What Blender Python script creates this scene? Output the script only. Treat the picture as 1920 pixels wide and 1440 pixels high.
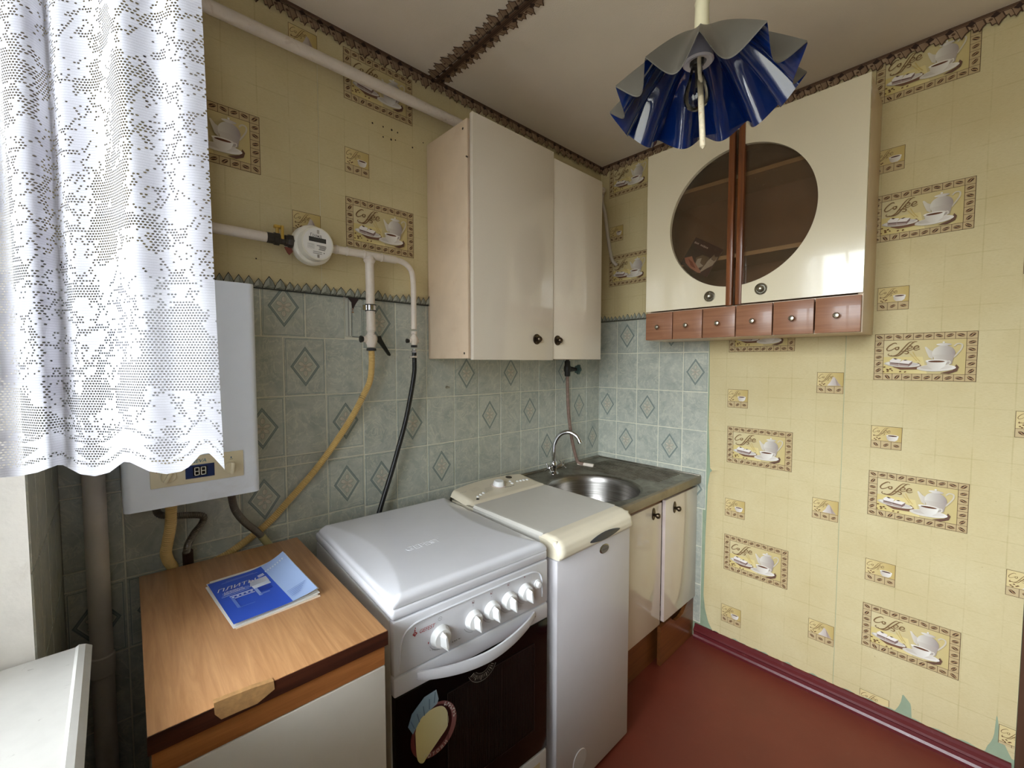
import bpy, bmesh, math, random
from mathutils import Vector, Matrix
random.seed(7)
for o in list(bpy.data.objects): bpy.data.objects.remove(o)
SC = bpy.context.scene
COL = SC.collection
PI = math.pi

# ------------------------------------------------------------------ camera
CAM = Vector((-2.109, -1.5015, 1.378))
FPX, YAW, PITCH = 803.0, math.radians(46.93), math.radians(-2.852)
cd = bpy.data.cameras.new('camera'); cam = bpy.data.objects.new('camera', cd); COL.objects.link(cam)
cd.sensor_fit = 'HORIZONTAL'; cd.sensor_width = 36.0; cd.lens = 36.0*FPX/1920; cd.clip_start = 0.02
cam.location = CAM
cam.rotation_euler = (PI/2+PITCH, 0, YAW-PI/2)
SC.camera = cam
FH = Vector((math.cos(YAW), math.sin(YAW), 0)); RT = Vector((math.sin(YAW), -math.cos(YAW), 0))
FW = FH*math.cos(PITCH)+Vector((0, 0, math.sin(PITCH))); UP = -FH*math.sin(PITCH)+Vector((0, 0, math.cos(PITCH)))
def ray(px, py): return FW+RT*((px-960)/FPX)+UP*((720-py)/FPX)
def onY(px, py, y=0.0):
    d = ray(px, py); return CAM+d*((y-CAM.y)/d.y)
def onX(px, py, x=0.0):
    d = ray(px, py); return CAM+d*((x-CAM.x)/d.x)
def onZ(px, py, z=0.0):
    d = ray(px, py); return CAM+d*((z-CAM.z)/d.z)

# ------------------------------------------------------------------ daylight: overcast sky seen through the window
SKY = 17.0
w = bpy.data.worlds.new('overcast_sky'); SC.world = w; w.use_nodes = True
nt = w.node_tree; nt.nodes.clear()
out = nt.nodes.new('ShaderNodeOutputWorld'); bg = nt.nodes.new('ShaderNodeBackground')
tc = nt.nodes.new('ShaderNodeTexCoord'); sx = nt.nodes.new('ShaderNodeSeparateXYZ')
rp = nt.nodes.new('ShaderNodeValToRGB')
# ground, then a sky that brightens from the horizon to the zenith as an overcast one does
rp.color_ramp.elements[0].position = 0.48; rp.color_ramp.elements[0].color = (0.22, 0.22, 0.20, 1)
rp.color_ramp.elements[1].position = 0.52; rp.color_ramp.elements[1].color = (0.62, 0.655, 0.68, 1)
e_ = rp.color_ramp.elements.new(1.0); e_.color = (1.80, 1.91, 2.0, 1)
ma = nt.nodes.new('ShaderNodeMath'); ma.operation = 'MULTIPLY_ADD'; ma.inputs[1].default_value = 0.5; ma.inputs[2].default_value = 0.5
nt.links.new(tc.outputs['Generated'], sx.inputs[0]); nt.links.new(sx.outputs['Z'], ma.inputs[0])
nt.links.new(ma.outputs[0], rp.inputs[0]); nt.links.new(rp.outputs[0], bg.inputs[0]); bg.inputs[1].default_value = SKY
nt.links.new(bg.outputs[0], out.inputs[0])
# window opening in the window wall
WX = -2.215; WY0, WY1, WZ0, WZ1 = -1.95, -0.485, 0.90, 2.28; WTH = 0.30
pl = bpy.data.lights.new('window_left_offscreen', 'AREA'); pl.shape = 'RECTANGLE'; pl.size = WY1-WY0; pl.size_y = WZ1-WZ0
pl.cycles.is_portal = True
po = bpy.data.objects.new('window_left_offscreen', pl); COL.objects.link(po)
po.location = (WX-WTH-0.01, (WY0+WY1)/2, (WZ0+WZ1)/2); po.rotation_euler = (PI/2, 0, -PI/2)
vs = SC.view_settings
vs.view_transform = 'Standard'; vs.look = 'None'; vs.exposure = 0.30; vs.gamma = 1.0; vs.use_curve_mapping = False

# ------------------------------------------------------------------ colours and materials
def lin(c):
    return tuple(((v/255)/12.92 if v/255 <= 0.04045 else (((v/255)+0.055)/1.055)**2.4) for v in c)
M = {}
def newmat(name):
    m = bpy.data.materials.new(name); m.use_nodes = True; M[name] = m
    nt = m.node_tree; nt.nodes.clear()
    o = nt.nodes.new('ShaderNodeOutputMaterial'); b = nt.nodes.new('ShaderNodeBsdfPrincipled')
    nt.links.new(b.outputs[0], o.inputs[0])
    return m, nt, b, o
def N(nt, t, **k):
    n = nt.nodes.new('ShaderNode'+t)
    for a, v in k.items(): setattr(n, a, v)
    return n
def val(nt, sock, v):
    if hasattr(v, 'is_linked') or hasattr(v, 'links'): nt.links.new(v, sock)
    else: sock.default_value = v
def math_(nt, op, a, b=None, c=None, clamp=False):
    n = N(nt, 'Math', operation=op); n.use_clamp = clamp
    val(nt, n.inputs[0], a)
    if b is not None: val(nt, n.inputs[1], b)
    if c is not None: val(nt, n.inputs[2], c)
    return n.outputs[0]
def mixc(nt, f, a, b, mode='MIX'):
    n = N(nt, 'Mix', data_type='RGBA', blend_type=mode)
    val(nt, n.inputs[0], f)
    for s, v in ((n.inputs[6], a), (n.inputs[7], b)):
        if isinstance(v, tuple): s.default_value = (*v[:3], 1)
        else: nt.links.new(v, s)
    return n.outputs[2]
def noise(nt, vec, scale, detail=4, rough=0.6, dist=0.0):
    n = N(nt, 'TexNoise'); n.inputs['Scale'].default_value = scale; n.inputs['Detail'].default_value = detail
    n.inputs['Roughness'].default_value = rough; n.inputs['Distortion'].default_value = dist
    if vec is not None: nt.links.new(vec, n.inputs['Vector'])
    return n.outputs['Fac']
def ramp(nt, f, a, b):
    n = N(nt, 'MapRange'); n.inputs[1].default_value = a; n.inputs[2].default_value = b
    nt.links.new(f, n.inputs[0]); return n.outputs[0]
def objvec(nt, scale=(1, 1, 1), rnd=False):
    t = N(nt, 'TexCoord'); mp = N(nt, 'Mapping'); mp.inputs['Scale'].default_value = scale
    if rnd:
        oi = N(nt, 'ObjectInfo'); cx = N(nt, 'CombineXYZ')
        for i in range(3): nt.links.new(math_(nt, 'MULTIPLY', oi.outputs['Random'], 7.0+5*i), cx.inputs[i])
        nt.links.new(cx.outputs[0], mp.inputs['Location'])
    nt.links.new(t.outputs['Object'], mp.inputs['Vector']); return mp.outputs[0]
def bump(nt, b, h, strength=0.2, dist=0.002):
    n = N(nt, 'Bump'); n.inputs['Strength'].default_value = strength; n.inputs['Distance'].default_value = dist
    nt.links.new(h, n.inputs['Height']); nt.links.new(n.outputs[0], b.inputs['Normal'])
def simple(name, col, rough=0.5, metal=0.0, var=0.06, vscale=18, bmp=0.0, bscale=120, spec=0.5, coat=0.0, dirt=None, dscale=6, dlo=0.58, dhi=0.75):
    m, nt, b, o = newmat(name); c = lin(col); v = objvec(nt)
    f = noise(nt, v, vscale, 5)
    a = tuple(x*(1-var) for x in c); d = tuple(min(1, x*(1+var)) for x in c)
    colr = mixc(nt, ramp(nt, f, 0.3, 0.7), a, d)
    if dirt:
        colr = mixc(nt, math_(nt, 'MULTIPLY', ramp(nt, noise(nt, v, dscale, 6, 0.65, 0.4), dlo, dhi), 0.7), colr, lin(dirt))
    nt.links.new(colr, b.inputs['Base Color'])
    b.inputs['Roughness'].default_value = rough; b.inputs['Metallic'].default_value = metal
    b.inputs['Specular IOR Level'].default_value = spec; b.inputs['Coat Weight'].default_value = coat
    if bmp: bump(nt, b, noise(nt, v, bscale, 3), bmp)
    return m

simple('plaster_white', (214, 208, 200), 0.8, bmp=0.35, bscale=60, dirt=(176, 164, 148))
simple('paint_green', (150, 166, 140), 0.75, var=0.08, dirt=(120, 128, 108))
simple('wall_plain', (214, 196, 146), 0.85)
simple('sill_paint', (208, 205, 200), 0.35, dirt=(120, 112, 104), dscale=38, dlo=0.66, dhi=0.74)
simple('frame_white', (232, 232, 230), 0.4)
simple('enamel_white', (222, 222, 228), 0.12, var=0.015, coat=0.3)
simple('enamel_side', (206, 206, 204), 0.4, dirt=(110, 104, 96), dscale=24, dlo=0.68, dhi=0.76)
simple('plastic_white', (238, 238, 238), 0.3, var=0.01)
simple('plastic_cream', (226, 216, 194), 0.35, var=0.02)
simple('washer_top', (206, 202, 194), 0.32, var=0.02)
simple('washer_body', (212, 208, 212), 0.3, var=0.015)
simple('laminate_cream', (226, 214, 197), 0.10, var=0.02, vscale=260, coat=0.4)
simple('laminate_ivory', (234, 222, 194), 0.15, var=0.012, vscale=200, coat=0.5)
simple('cabinet_side', (228, 204, 176), 0.35, var=0.05, vscale=9, dirt=(214, 182, 150))
simple('edge_pinkish', (222, 204, 198), 0.5)
simple('cab_inside', (150, 112, 84), 0.6, var=0.08)
simple('shelf_board', (196, 160, 120), 0.5)
simple('hall_wall', (172, 154, 126), 0.8)
simple('door_lining', (84, 58, 42), 0.45)
simple('pipe_white', (226, 214, 200), 0.42, var=0.05, vscale=30, bmp=0.5, bscale=45, dirt=(196, 176, 156), dscale=30)
simple('riser_paint', (208, 199, 186), 0.5, var=0.06, bmp=0.3, bscale=30)
simple('copper_old', (128, 104, 92), 0.6, var=0.2, vscale=50, dirt=(170, 150, 134), dscale=40)
simple('paint_chipped', (224, 212, 198), 0.5, var=0.08, dirt=(70, 56, 46), dscale=60, dlo=0.60, dhi=0.66)
simple('steel_dark', (78, 74, 70), 0.4, metal=0.7, var=0.2)
simple('iron_black', (32, 30, 28), 0.5, var=0.2)
simple('rubber_black', (20, 20, 21), 0.35)
simple('chrome', (205, 205, 208), 0.12, metal=1.0, var=0.03)
simple('nickel', (170, 165, 150), 0.28, metal=1.0, var=0.05)
simple('bronze', (86, 74, 60), 0.32, metal=0.9, var=0.12)
simple('hose_yellow', (216, 182, 116), 0.45, var=0.06)
simple('hose_grey', (124, 118, 112), 0.3, metal=0.8, var=0.15)
simple('valve_yellow', (196, 158, 62), 0.4)
simple('valve_green', (70, 92, 88), 0.5)
simple('meter_plastic', (232, 226, 210), 0.35, var=0.02)
simple('lcd_dark', (40, 40, 40), 0.15)
simple('heater_white', (222, 226, 232), 0.28, var=0.015, dirt=(206, 206, 206))
simple('panel_beige', (216, 204, 172), 0.4, var=0.02)
simple('lcd_blue', (30, 48, 92), 0.1, coat=0.5)
simple('lamp_blue', (8, 36, 98), 0.06, var=0.12, vscale=14, coat=1.0)
simple('lamp_outer', (88, 84, 76), 0.35, var=0.06)
simple('socket_white', (214, 208, 212), 0.45)
simple('cord_cream', (226, 218, 186), 0.5, var=0.05)
simple('stick_spattered', (220, 206, 176), 0.6, var=0.15, vscale=80, dirt=(176, 128, 84), dscale=90, dlo=0.6, dhi=0.7)
simple('paper_white', (236, 232, 226), 0.7, var=0.02)
simple('floor_grey_hall', (60, 48, 42), 0.6)
simple('glove_grey', (58, 62, 68), 0.35)
simple('bare_chipboard', (186, 142, 92), 0.8, var=0.2, vscale=90)
simple('ceiling_white', (232, 220, 203), 0.9, var=0.05, vscale=2.2, bmp=0.3, bscale=260)
simple('tear_dark', (62, 48, 44), 0.8, var=0.2)
simple('grout', (222, 219, 200), 0.75, var=0.05)
simple('glass_black', (10, 9, 10), 0.08, var=0.2, spec=0.35)
simple('glass_window', (30, 26, 25), 0.1, var=0.3, vscale=7, spec=0.35)
simple('lamp_wire', (90, 84, 76), 0.5)
simple('outdoor_trim', (120, 118, 112), 0.6)

# red painted floor and skirting
def paint_red(name, base, rough, dirtc):
    m, nt, b, o = newmat(name); v = objvec(nt)
    f = noise(nt, v, 3.2, 6, 0.6, 0.3); c = mixc(nt, ramp(nt, f, 0.3, 0.7), tuple(x*0.82 for x in lin(base)), lin(base))
    c = mixc(nt, math_(nt, 'MULTIPLY', ramp(nt, noise(nt, v, 26, 8, 0.7), 0.62, 0.78), 0.5), c, lin(dirtc))
    nt.links.new(c, b.inputs['Base Color'])
    nt.links.new(math_(nt, 'MULTIPLY_ADD', noise(nt, v, 9, 5), 0.25, rough), b.inputs['Roughness'])
    bump(nt, b, noise(nt, v, 22, 4), 0.25, 0.002)
paint_red('floor_paint', (122, 54, 40), 0.30, (132, 84, 68))
paint_red('skirting_paint', (100, 32, 36), 0.22, (160, 110, 104))

# brushed, stained steel of the sink top
m, nt, b, o = newmat('steel_sink'); v = objvec(nt)
c = mixc(nt, ramp(nt, noise(nt, v, 12, 6, 0.65, 0.5), 0.35, 0.7), lin((118, 112, 102)), lin((172, 166, 154)))
nt.links.new(c, b.inputs['Base Color']); b.inputs['Metallic'].default_value = 1.0
nt.links.new(math_(nt, 'MULTIPLY_ADD', noise(nt, v, 30, 5), 0.25, 0.28), b.inputs['Roughness'])
m, nt, b, o = newmat('steel_basin'); v = objvec(nt, (1, 1, 60))
nt.links.new(mixc(nt, ramp(nt, noise(nt, v, 6, 5), 0.3, 0.7), lin((120, 116, 112)), lin((176, 172, 168))), b.inputs['Base Color'])
b.inputs['Metallic'].default_value = 1.0; b.inputs['Roughness'].default_value = 0.3

# wood laminates: grain along an axis
def wood(name, light, dark, axis='Y', rough=0.35, gs=1.0, coat=0.2):
    m, nt, b, o = newmat(name)
    s = {'X': (0.7, 14, 14), 'Y': (14, 0.7, 14), 'Z': (14, 14, 0.7)}[axis]
    v = objvec(nt, tuple(x*gs for x in s), rnd=True)
    f = noise(nt, v, 2.2, 6, 0.62, 1.6)
    fine = noise(nt, objvec(nt, tuple(x*gs*5 for x in s)), 3.0, 4, 0.6, 0.6)
    c = mixc(nt, ramp(nt, f, 0.32, 0.68), lin(dark), lin(light))
    c = mixc(nt, math_(nt, 'MULTIPLY', ramp(nt, fine, 0.5, 0.7), 0.35), c, lin(dark))
    nt.links.new(c, b.inputs['Base Color']); b.inputs['Roughness'].default_value = rough
    b.inputs['Coat Weight'].default_value = coat
wood('wood_top', (208, 158, 110), (180, 130, 86), 'Y', 0.35, 1.6)
wood('wood_rail', (190, 124, 70), (150, 90, 48), 'X', 0.4)
wood('wood_edge_dark', (92, 50, 34), (52, 28, 22), 'X', 0.3)
wood('wood_drawer', (164, 114, 84), (138, 92, 66), 'Y', 0.35, 1.3)
wood('wood_strip', (150, 88, 44), (96, 50, 24), 'Z', 0.3)
wood('wood_kick', (136, 84, 44), (108, 62, 30), 'X', 0.3, coat=0.2)

# marble-look tile
m, nt, b, o = newmat('tile_marble'); v = objvec(nt, (1, 1, 1), rnd=True)
f = noise(nt, v, 14, 7, 0.68, 0.8); f2 = noise(nt, v, 40, 6, 0.7, 1.2)
vein = math_(nt, 'ABSOLUTE', math_(nt, 'SUBTRACT', noise(nt, v, 11, 5, 0.6, 1.5), 0.5))
c = mixc(nt, ramp(nt, f, 0.3, 0.72), lin((160, 166, 158)), lin((200, 201, 188)))
c = mixc(nt, math_(nt, 'MULTIPLY', ramp(nt, f2, 0.52, 0.7), 0.45), c, lin((148, 156, 148)))
c = mixc(nt, math_(nt, 'MULTIPLY', ramp(nt, vein, 0.022, 0.0), 0.55), c, lin((216, 214, 196)))
nt.links.new(c, b.inputs['Base Color']); b.inputs['Roughness'].default_value = 0.33
bump(nt, b, f2, 0.15, 0.001)

# printed colours on flat sheets, read from the sheet's own colour attribute
def printed(name, rough):
    m, nt, b, o = newmat(name); a = N(nt, 'Attribute', attribute_name='Col')
    nt.links.new(a.outputs['Color'], b.inputs['Base Color']); b.inputs['Roughness'].default_value = rough
printed('print_matt', 0.8); printed('print_gloss', 0.3)

# coffee wallpaper ground: fibrous pale yellow with faint squared lines
def wallpaper(name, ax, off, zoff, ca, cb, cf):
    m, nt, b, o = newmat(name); t = N(nt, 'TexCoord'); s = N(nt, 'SeparateXYZ'); nt.links.new(t.outputs['Object'], s.inputs[0])
    v = t.outputs['Object']
    f = noise(nt, v, 5, 6, 0.6); fib = noise(nt, objvec(nt, (1, 1, 7) if True else (1, 1, 1)), 90, 4, 0.7, 0.4)
    c = mixc(nt, ramp(nt, f, 0.3, 0.7), lin(ca), lin(cb))
    c = mixc(nt, math_(nt, 'MULTIPLY', ramp(nt, fib, 0.45, 0.75), 0.55), c, lin(cf))
    brk = ramp(nt, noise(nt, v, 9, 3), 0.42, 0.6)
    for src, o_, p in ((s.outputs[ax], off, 0.0883), (s.outputs['Z'], zoff, 0.08625)):
        wob = math_(nt, 'MULTIPLY_ADD', noise(nt, v, 6, 2), 0.05, -0.025)
        u = math_(nt, 'ADD', math_(nt, 'DIVIDE', math_(nt, 'SUBTRACT', src, o_), p), wob)
        d = math_(nt, 'ABSOLUTE', math_(nt, 'SUBTRACT', math_(nt, 'FRACT', math_(nt, 'ADD', u, 0.5)), 0.5))
        l = math_(nt, 'MULTIPLY', ramp(nt, d, 0.028, 0.008), math_(nt, 'MULTIPLY_ADD', brk, 0.26, 0.04))
        c = mixc(nt, l, c, lin((170, 152, 96)))
    c = mixc(nt, math_(nt, 'MULTIPLY', ramp(nt, noise(nt, v, 70, 2), 0.76, 0.8), 0.5), c, lin((120, 90, 60)))
    nt.links.new(c, b.inputs['Base Color']); b.inputs['Roughness'].default_value = 0.85
    bump(nt, b, fib, 0.25, 0.001)
wallpaper('wallpaper_left', 'X', -1.496, 1.953, (207, 190, 144), (216, 202, 160), (190, 172, 124))
wallpaper('wallpaper_right', 'Y', -1.251, 1.484, (207, 190, 144), (216, 202, 160), (190, 172, 124))

# thin glass
def thin_glass(name, tint, rough, mixf, dust=False):
    m, nt, b, o = newmat(name); nt.nodes.remove(b)
    tr = N(nt, 'BsdfTransparent'); tr.inputs[0].default_value = (*tint, 1)
    gl = N(nt, 'BsdfGlossy'); gl.inputs['Roughness'].default_value = rough; gl.inputs[0].default_value = (1, 1, 1, 1)
    fr = N(nt, 'Fresnel'); fr.inputs[0].default_value = 1.5
    mx = N(nt, 'MixShader'); nt.links.new(math_(nt, 'MULTIPLY', fr.outputs[0], mixf), mx.inputs[0])
    nt.links.new(tr.outputs[0], mx.inputs[1]); nt.links.new(gl.outputs[0], mx.inputs[2]); res = mx.outputs[0]
    if dust:
        df = N(nt, 'BsdfDiffuse'); df.inputs[0].default_value = (*lin((190, 170, 140)), 1)
        vo = N(nt, 'TexVoronoi'); vo.inputs['Scale'].default_value = 95; t = N(nt, 'TexCoord'); nt.links.new(t.outputs['Object'], vo.inputs['Vector'])
        f = math_(nt, 'MULTIPLY', ramp(nt, vo.outputs['Distance'], 0.16, 0.10), ramp(nt, noise(nt, t.outputs['Object'], 30, 2), 0.5, 0.6))
        f = math_(nt, 'ADD', math_(nt, 'MULTIPLY', f, 0.45), 0.05)
        m2 = N(nt, 'MixShader'); nt.links.new(f, m2.inputs[0]); nt.links.new(res, m2.inputs[1]); nt.links.new(df.outputs[0], m2.inputs[2]); res = m2.outputs[0]
    nt.links.new(res, o.inputs[0])
thin_glass('pane_glass', (0.97, 0.98, 0.98), 0.02, 1.0)
thin_glass('cabinet_glass', (0.80, 0.76, 0.70), 0.05, 0.5, True)
thin_glass('bulb_glass', (0.80, 0.80, 0.80), 0.03, 1.4)

# lace curtain: filet net worked cell by cell
m, nt, b, o = newmat('lace'); nt.nodes.remove(b)
uv = N(nt, 'UVMap', uv_map='cloth'); s = N(nt, 'SeparateXYZ'); nt.links.new(uv.outputs[0], s.inputs[0])
uh = N(nt, 'UVMap', uv_map='hem'); sh = N(nt, 'SeparateXYZ'); nt.links.new(uh.outputs[0], sh.inputs[0])
CW, CH = 0.0044, 0.0036
U, V = s.outputs[0], s.outputs[1]; H = sh.outputs[1]; PH = sh.outputs[0]
row = math_(nt, 'FLOOR', math_(nt, 'DIVIDE', V, CH))
x = math_(nt, 'ADD', math_(nt, 'DIVIDE', U, CW), math_(nt, 'MULTIPLY', math_(nt, 'PINGPONG', row, 1.0), 0.5))
fx = math_(nt, 'SUBTRACT', math_(nt, 'FRACT', x), 0.5); fy = math_(nt, 'SUBTRACT', math_(nt, 'FRACT', math_(nt, 'DIVIDE', V, CH)), 0.5)
cx = N(nt, 'CombineXYZ'); nt.links.new(math_(nt, 'MULTIPLY', math_(nt, 'FLOOR', x), CW), cx.inputs[0]); nt.links.new(math_(nt, 'MULTIPLY', row, CH), cx.inputs[1])
cell = cx.outputs[0]
n1 = noise(nt, cell, 21, 2, 0.5, 1.1)
n2 = noise(nt, cell, 9, 2, 0.5, 0.6)
n3 = noise(nt, cell, 330, 1)
vo = N(nt, 'TexVoronoi', feature='DISTANCE_TO_EDGE'); vo.inputs['Scale'].default_value = 17; nt.links.new(cell, vo.inputs['Vector'])
outl = math_(nt, 'LESS_THAN', math_(nt, 'ABSOLUTE', math_(nt, 'SUBTRACT', n1, 0.5)), 0.018)
petal = math_(nt, 'LESS_THAN', vo.outputs[0], 0.045)
net = math_(nt, 'GREATER_THAN', math_(nt, 'ADD', n2, math_(nt, 'MULTIPLY', math_(nt, 'SUBTRACT', n1, 0.5), 0.5)), 0.555)
few = math_(nt, 'GREATER_THAN', n3, 0.66)
opn = math_(nt, 'MAXIMUM', math_(nt, 'MAXIMUM', math_(nt, 'MULTIPLY', outl, math_(nt, 'GREATER_THAN', n3, 0.40)), math_(nt, 'MULTIPLY', petal, math_(nt, 'GREATER_THAN', n3, 0.46))), math_(nt, 'MAXIMUM', net, few))
# hem: solid border, one dotted row, fans of net in the scallops
body = math_(nt, 'GREATER_THAN', H, 0.052)
dots = math_(nt, 'MULTIPLY', math_(nt, 'LESS_THAN', math_(nt, 'ABSOLUTE', math_(nt, 'SUBTRACT', H, 0.0165)), 0.0030), math_(nt, 'GREATER_THAN', n3, 0.40))
dots2 = math_(nt, 'MULTIPLY', math_(nt, 'LESS_THAN', math_(nt, 'ABSOLUTE', math_(nt, 'SUBTRACT', H, 0.048)), 0.0028), math_(nt, 'GREATER_THAN', n3, 0.40))
fan = math_(nt, 'MULTIPLY', math_(nt, 'LESS_THAN', math_(nt, 'ADD', math_(nt, 'ABSOLUTE', math_(nt, 'SUBTRACT', H, 0.033)), math_(nt, 'MULTIPLY', PH, 0.026)), 0.0150), 1.0)
opn = math_(nt, 'MAXIMUM', math_(nt, 'MULTIPLY', opn, body), math_(nt, 'MAXIMUM', math_(nt, 'MAXIMUM', dots, dots2), fan))
ell = math_(nt, 'ADD', math_(nt, 'POWER', math_(nt, 'DIVIDE', fx, 0.36), 2.0), math_(nt, 'POWER', math_(nt, 'DIVIDE', fy, 0.30), 2.0))
hole = math_(nt, 'MULTIPLY', ramp(nt, ell, 1.15, 0.85), opn)
line = math_(nt, 'MULTIPLY', ramp(nt, math_(nt, 'ABSOLUTE', fy), 0.42, 0.49), 0.34)
wv = math_(nt, 'MULTIPLY', ramp(nt, noise(nt, uv.outputs[0], 900, 2), 0.4, 0.75), 0.12)
alpha = math_(nt, 'SUBTRACT', math_(nt, 'SUBTRACT', math_(nt, 'SUBTRACT', 1.0, hole), line), wv, clamp=True)
tr = N(nt, 'BsdfTransparent'); df = N(nt, 'BsdfDiffuse'); tl = N(nt, 'BsdfTranslucent')
bright = mixc(nt, ramp(nt, n2, 0.35, 0.65), lin((198, 197, 207)), lin((214, 214, 222)))
nt.links.new(bright, df.inputs[0]); nt.links.new(bright, tl.inputs[0])
m1 = N(nt, 'MixShader'); m1.inputs[0].default_value = 0.50
nt.links.new(df.outputs[0], m1.inputs[1]); nt.links.new(tl.outputs[0], m1.inputs[2])
m2 = N(nt, 'MixShader'); nt.links.new(alpha, m2.inputs[0]); nt.links.new(tr.outputs[0], m2.inputs[1]); nt.links.new(m1.outputs[0], m2.inputs[2])
nt.links.new(m2.outputs[0], o.inputs[0])

# ------------------------------------------------------------------ object helpers
def tag(o, label=None, cat=None, group=None, kind=None):
    for k, v in (('label', label), ('category', cat), ('group', group), ('kind', kind)):
        if v: o[k] = v
    return o
def thing(name, label, cat, loc=(0, 0, 0), rz=0.0, group=None):
    o = bpy.data.objects.new(name, None); COL.objects.link(o); o.location = loc; o.rotation_euler = (0, 0, rz)
    o.empty_display_size = 0.05
    return tag(o, label, cat, group)
def link(name, me, parent=None):
    o = bpy.data.objects.new(name, me); COL.objects.link(o)
    if parent is not None: o.parent = parent
    return o
def catmull(pts, n=8):
    P = [Vector(p) for p in pts]; P = [P[0]*2-P[1]]+P+[P[-1]*2-P[-2]]; outp = []
    for i in range(1, len(P)-2):
        for k in range(n):
            t = k/n
            outp.append(0.5*((2*P[i])+(P[i+1]-P[i-1])*t+(2*P[i-1]-5*P[i]+4*P[i+1]-P[i+2])*t*t+(3*P[i]-P[i-1]-3*P[i+1]+P[i+2])*t**3))
    outp.append(P[-2]); return outp
def resample(path, step):
    L = [0.0]
    for a, b in zip(path, path[1:]): L.append(L[-1]+(b-a).length)
    n = max(2, int(L[-1]/step)); res = []; j = 0
    for i in range(n+1):
        s = L[-1]*i/n
        while j < len(L)-2 and L[j+1] < s: j += 1
        t = (s-L[j])/max(1e-9, L[j+1]-L[j]); res.append(path[j].lerp(path[j+1], min(1, max(0, t))))
    return res, L[-1]
class MB:
    """collects shapes into one mesh"""
    def __init__(s): s.v = []; s.f = []; s.m = []; s.sm = []
    def add(s, vs, fs, mi=0, smooth=False):
        b = len(s.v); s.v += [tuple(p) for p in vs]
        for f in fs: s.f.append(tuple(b+i for i in f)); s.m.append(mi); s.sm.append(smooth)
        return s
    def box(s, x0, x1, y0, y1, z0, z1, mi=0, bev=0.0, seg=2, mat=None):
        if bev <= 0:
            v = [(x, y, z) for z in (z0, z1) for y in (y0, y1) for x in (x0, x1)]
            f = [(0, 2, 3, 1), (4, 5, 7, 6), (0, 1, 5, 4), (2, 6, 7, 3), (0, 4, 6, 2), (1, 3, 7, 5)]
            if mat is not None: v = [mat @ Vector(p) for p in v]
            return s.add(v, f, mi)
        bm = bmesh.new(); bmesh.ops.create_cube(bm, size=1.0)
        for q in bm.verts: q.co = Vector(((x0+x1)/2+q.co.x*(x1-x0), (y0+y1)/2+q.co.y*(y1-y0), (z0+z1)/2+q.co.z*(z1-z0)))
        bmesh.ops.bevel(bm, geom=bm.edges[:], offset=bev, segments=seg, affect='EDGES', profile=0.5)
        if mat is not None: bm.transform(mat)
        bm.verts.index_update(); s.add([q.co for q in bm.verts], [[q.index for q in f.verts] for f in bm.faces], mi, True); bm.free(); return s
    def tube(s, path, r, seg=12, mi=0, cap=True, rf=None):
        path = [Vector(p) for p in path]; n = len(path); vs = []; fs = []
        t = (path[1]-path[0]).normalized(); up = Vector((0, 0, 1)) if abs(t.z) < 0.9 else Vector((1, 0, 0))
        a = t.cross(up).normalized()
        for i in range(n):
            t = (path[min(i+1, n-1)]-path[max(i-1, 0)]).normalized()
            a = (a-t*a.dot(t)).normalized(); b = t.cross(a)
            rr = rf(i/(n-1)) if rf else r
            for k in range(seg):
                an = 2*PI*k/seg; vs.append(path[i]+(a*math.cos(an)+b*math.sin(an))*rr)
        for i in range(n-1):
            for k in range(seg):
                k2 = (k+1) % seg; fs.append((i*seg+k, i*seg+k2, (i+1)*seg+k2, (i+1)*seg+k))
        if cap: fs.append(tuple(reversed(range(seg)))); fs.append(tuple((n-1)*seg+k for k in range(seg)))
        return s.add(vs, [tuple(reversed(f)) for f in fs], mi, True)
    def lathe(s, prof, org, axis, seg=24, mi=0, smooth=True):
        """prof: (radius, distance along axis)"""
        ax = Vector(axis).normalized(); up = Vector((0, 0, 1)) if abs(ax.z) < 0.9 else Vector((1, 0, 0))
        a = ax.cross(up).normalized(); b = ax.cross(a); org = Vector(org); vs = []; fs = []
        for r, d in prof:
            for k in range(seg):
                an = 2*PI*k/seg; vs.append(org+ax*d+(a*math.cos(an)+b*math.sin(an))*max(r, 1e-5))
        for i in range(len(prof)-1):
            for k in range(seg):
                k2 = (k+1) % seg; fs.append((i*seg+k, i*seg+k2, (i+1)*seg+k2, (i+1)*seg+k))
        fs.append(tuple(reversed(range(seg)))); fs.append(tuple((len(prof)-1)*seg+k for k in range(seg)))
        return s.add(vs, fs, mi, smooth)
    def prism(s, poly, d0, d1, plane='XZ', mi=0, smooth=False):
        """poly of 2-D points extruded along the third axis"""
        def P(a, b, d): return {'XZ': (a, d, b), 'YZ': (d, a, b), 'XY': (a, b, d)}[plane]
        n = len(poly); vs = [P(a, b, d0) for a, b in poly]+[P(a, b, d1) for a, b in poly]
        fs = [tuple(range(n)), tuple(reversed(range(n, 2*n)))]+[(i, n+i, n+(i+1) % n, (i+1) % n) for i in range(n)]
        return s.add(vs, fs, mi, smooth)
    def grid(s, fn, nu, nv, mi=0, smooth=True, flip=False):
        vs = [fn(i/nu, j/nv) for j in range(nv+1) for i in range(nu+1)]; fs = []
        for j in range(nv):
            for i in range(nu):
                a = j*(nu+1)+i; q = (a, a+1, a+nu+2, a+nu+1); fs.append(tuple(reversed(q)) if flip else q)
        return s.add(vs, fs, mi, smooth)
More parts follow.
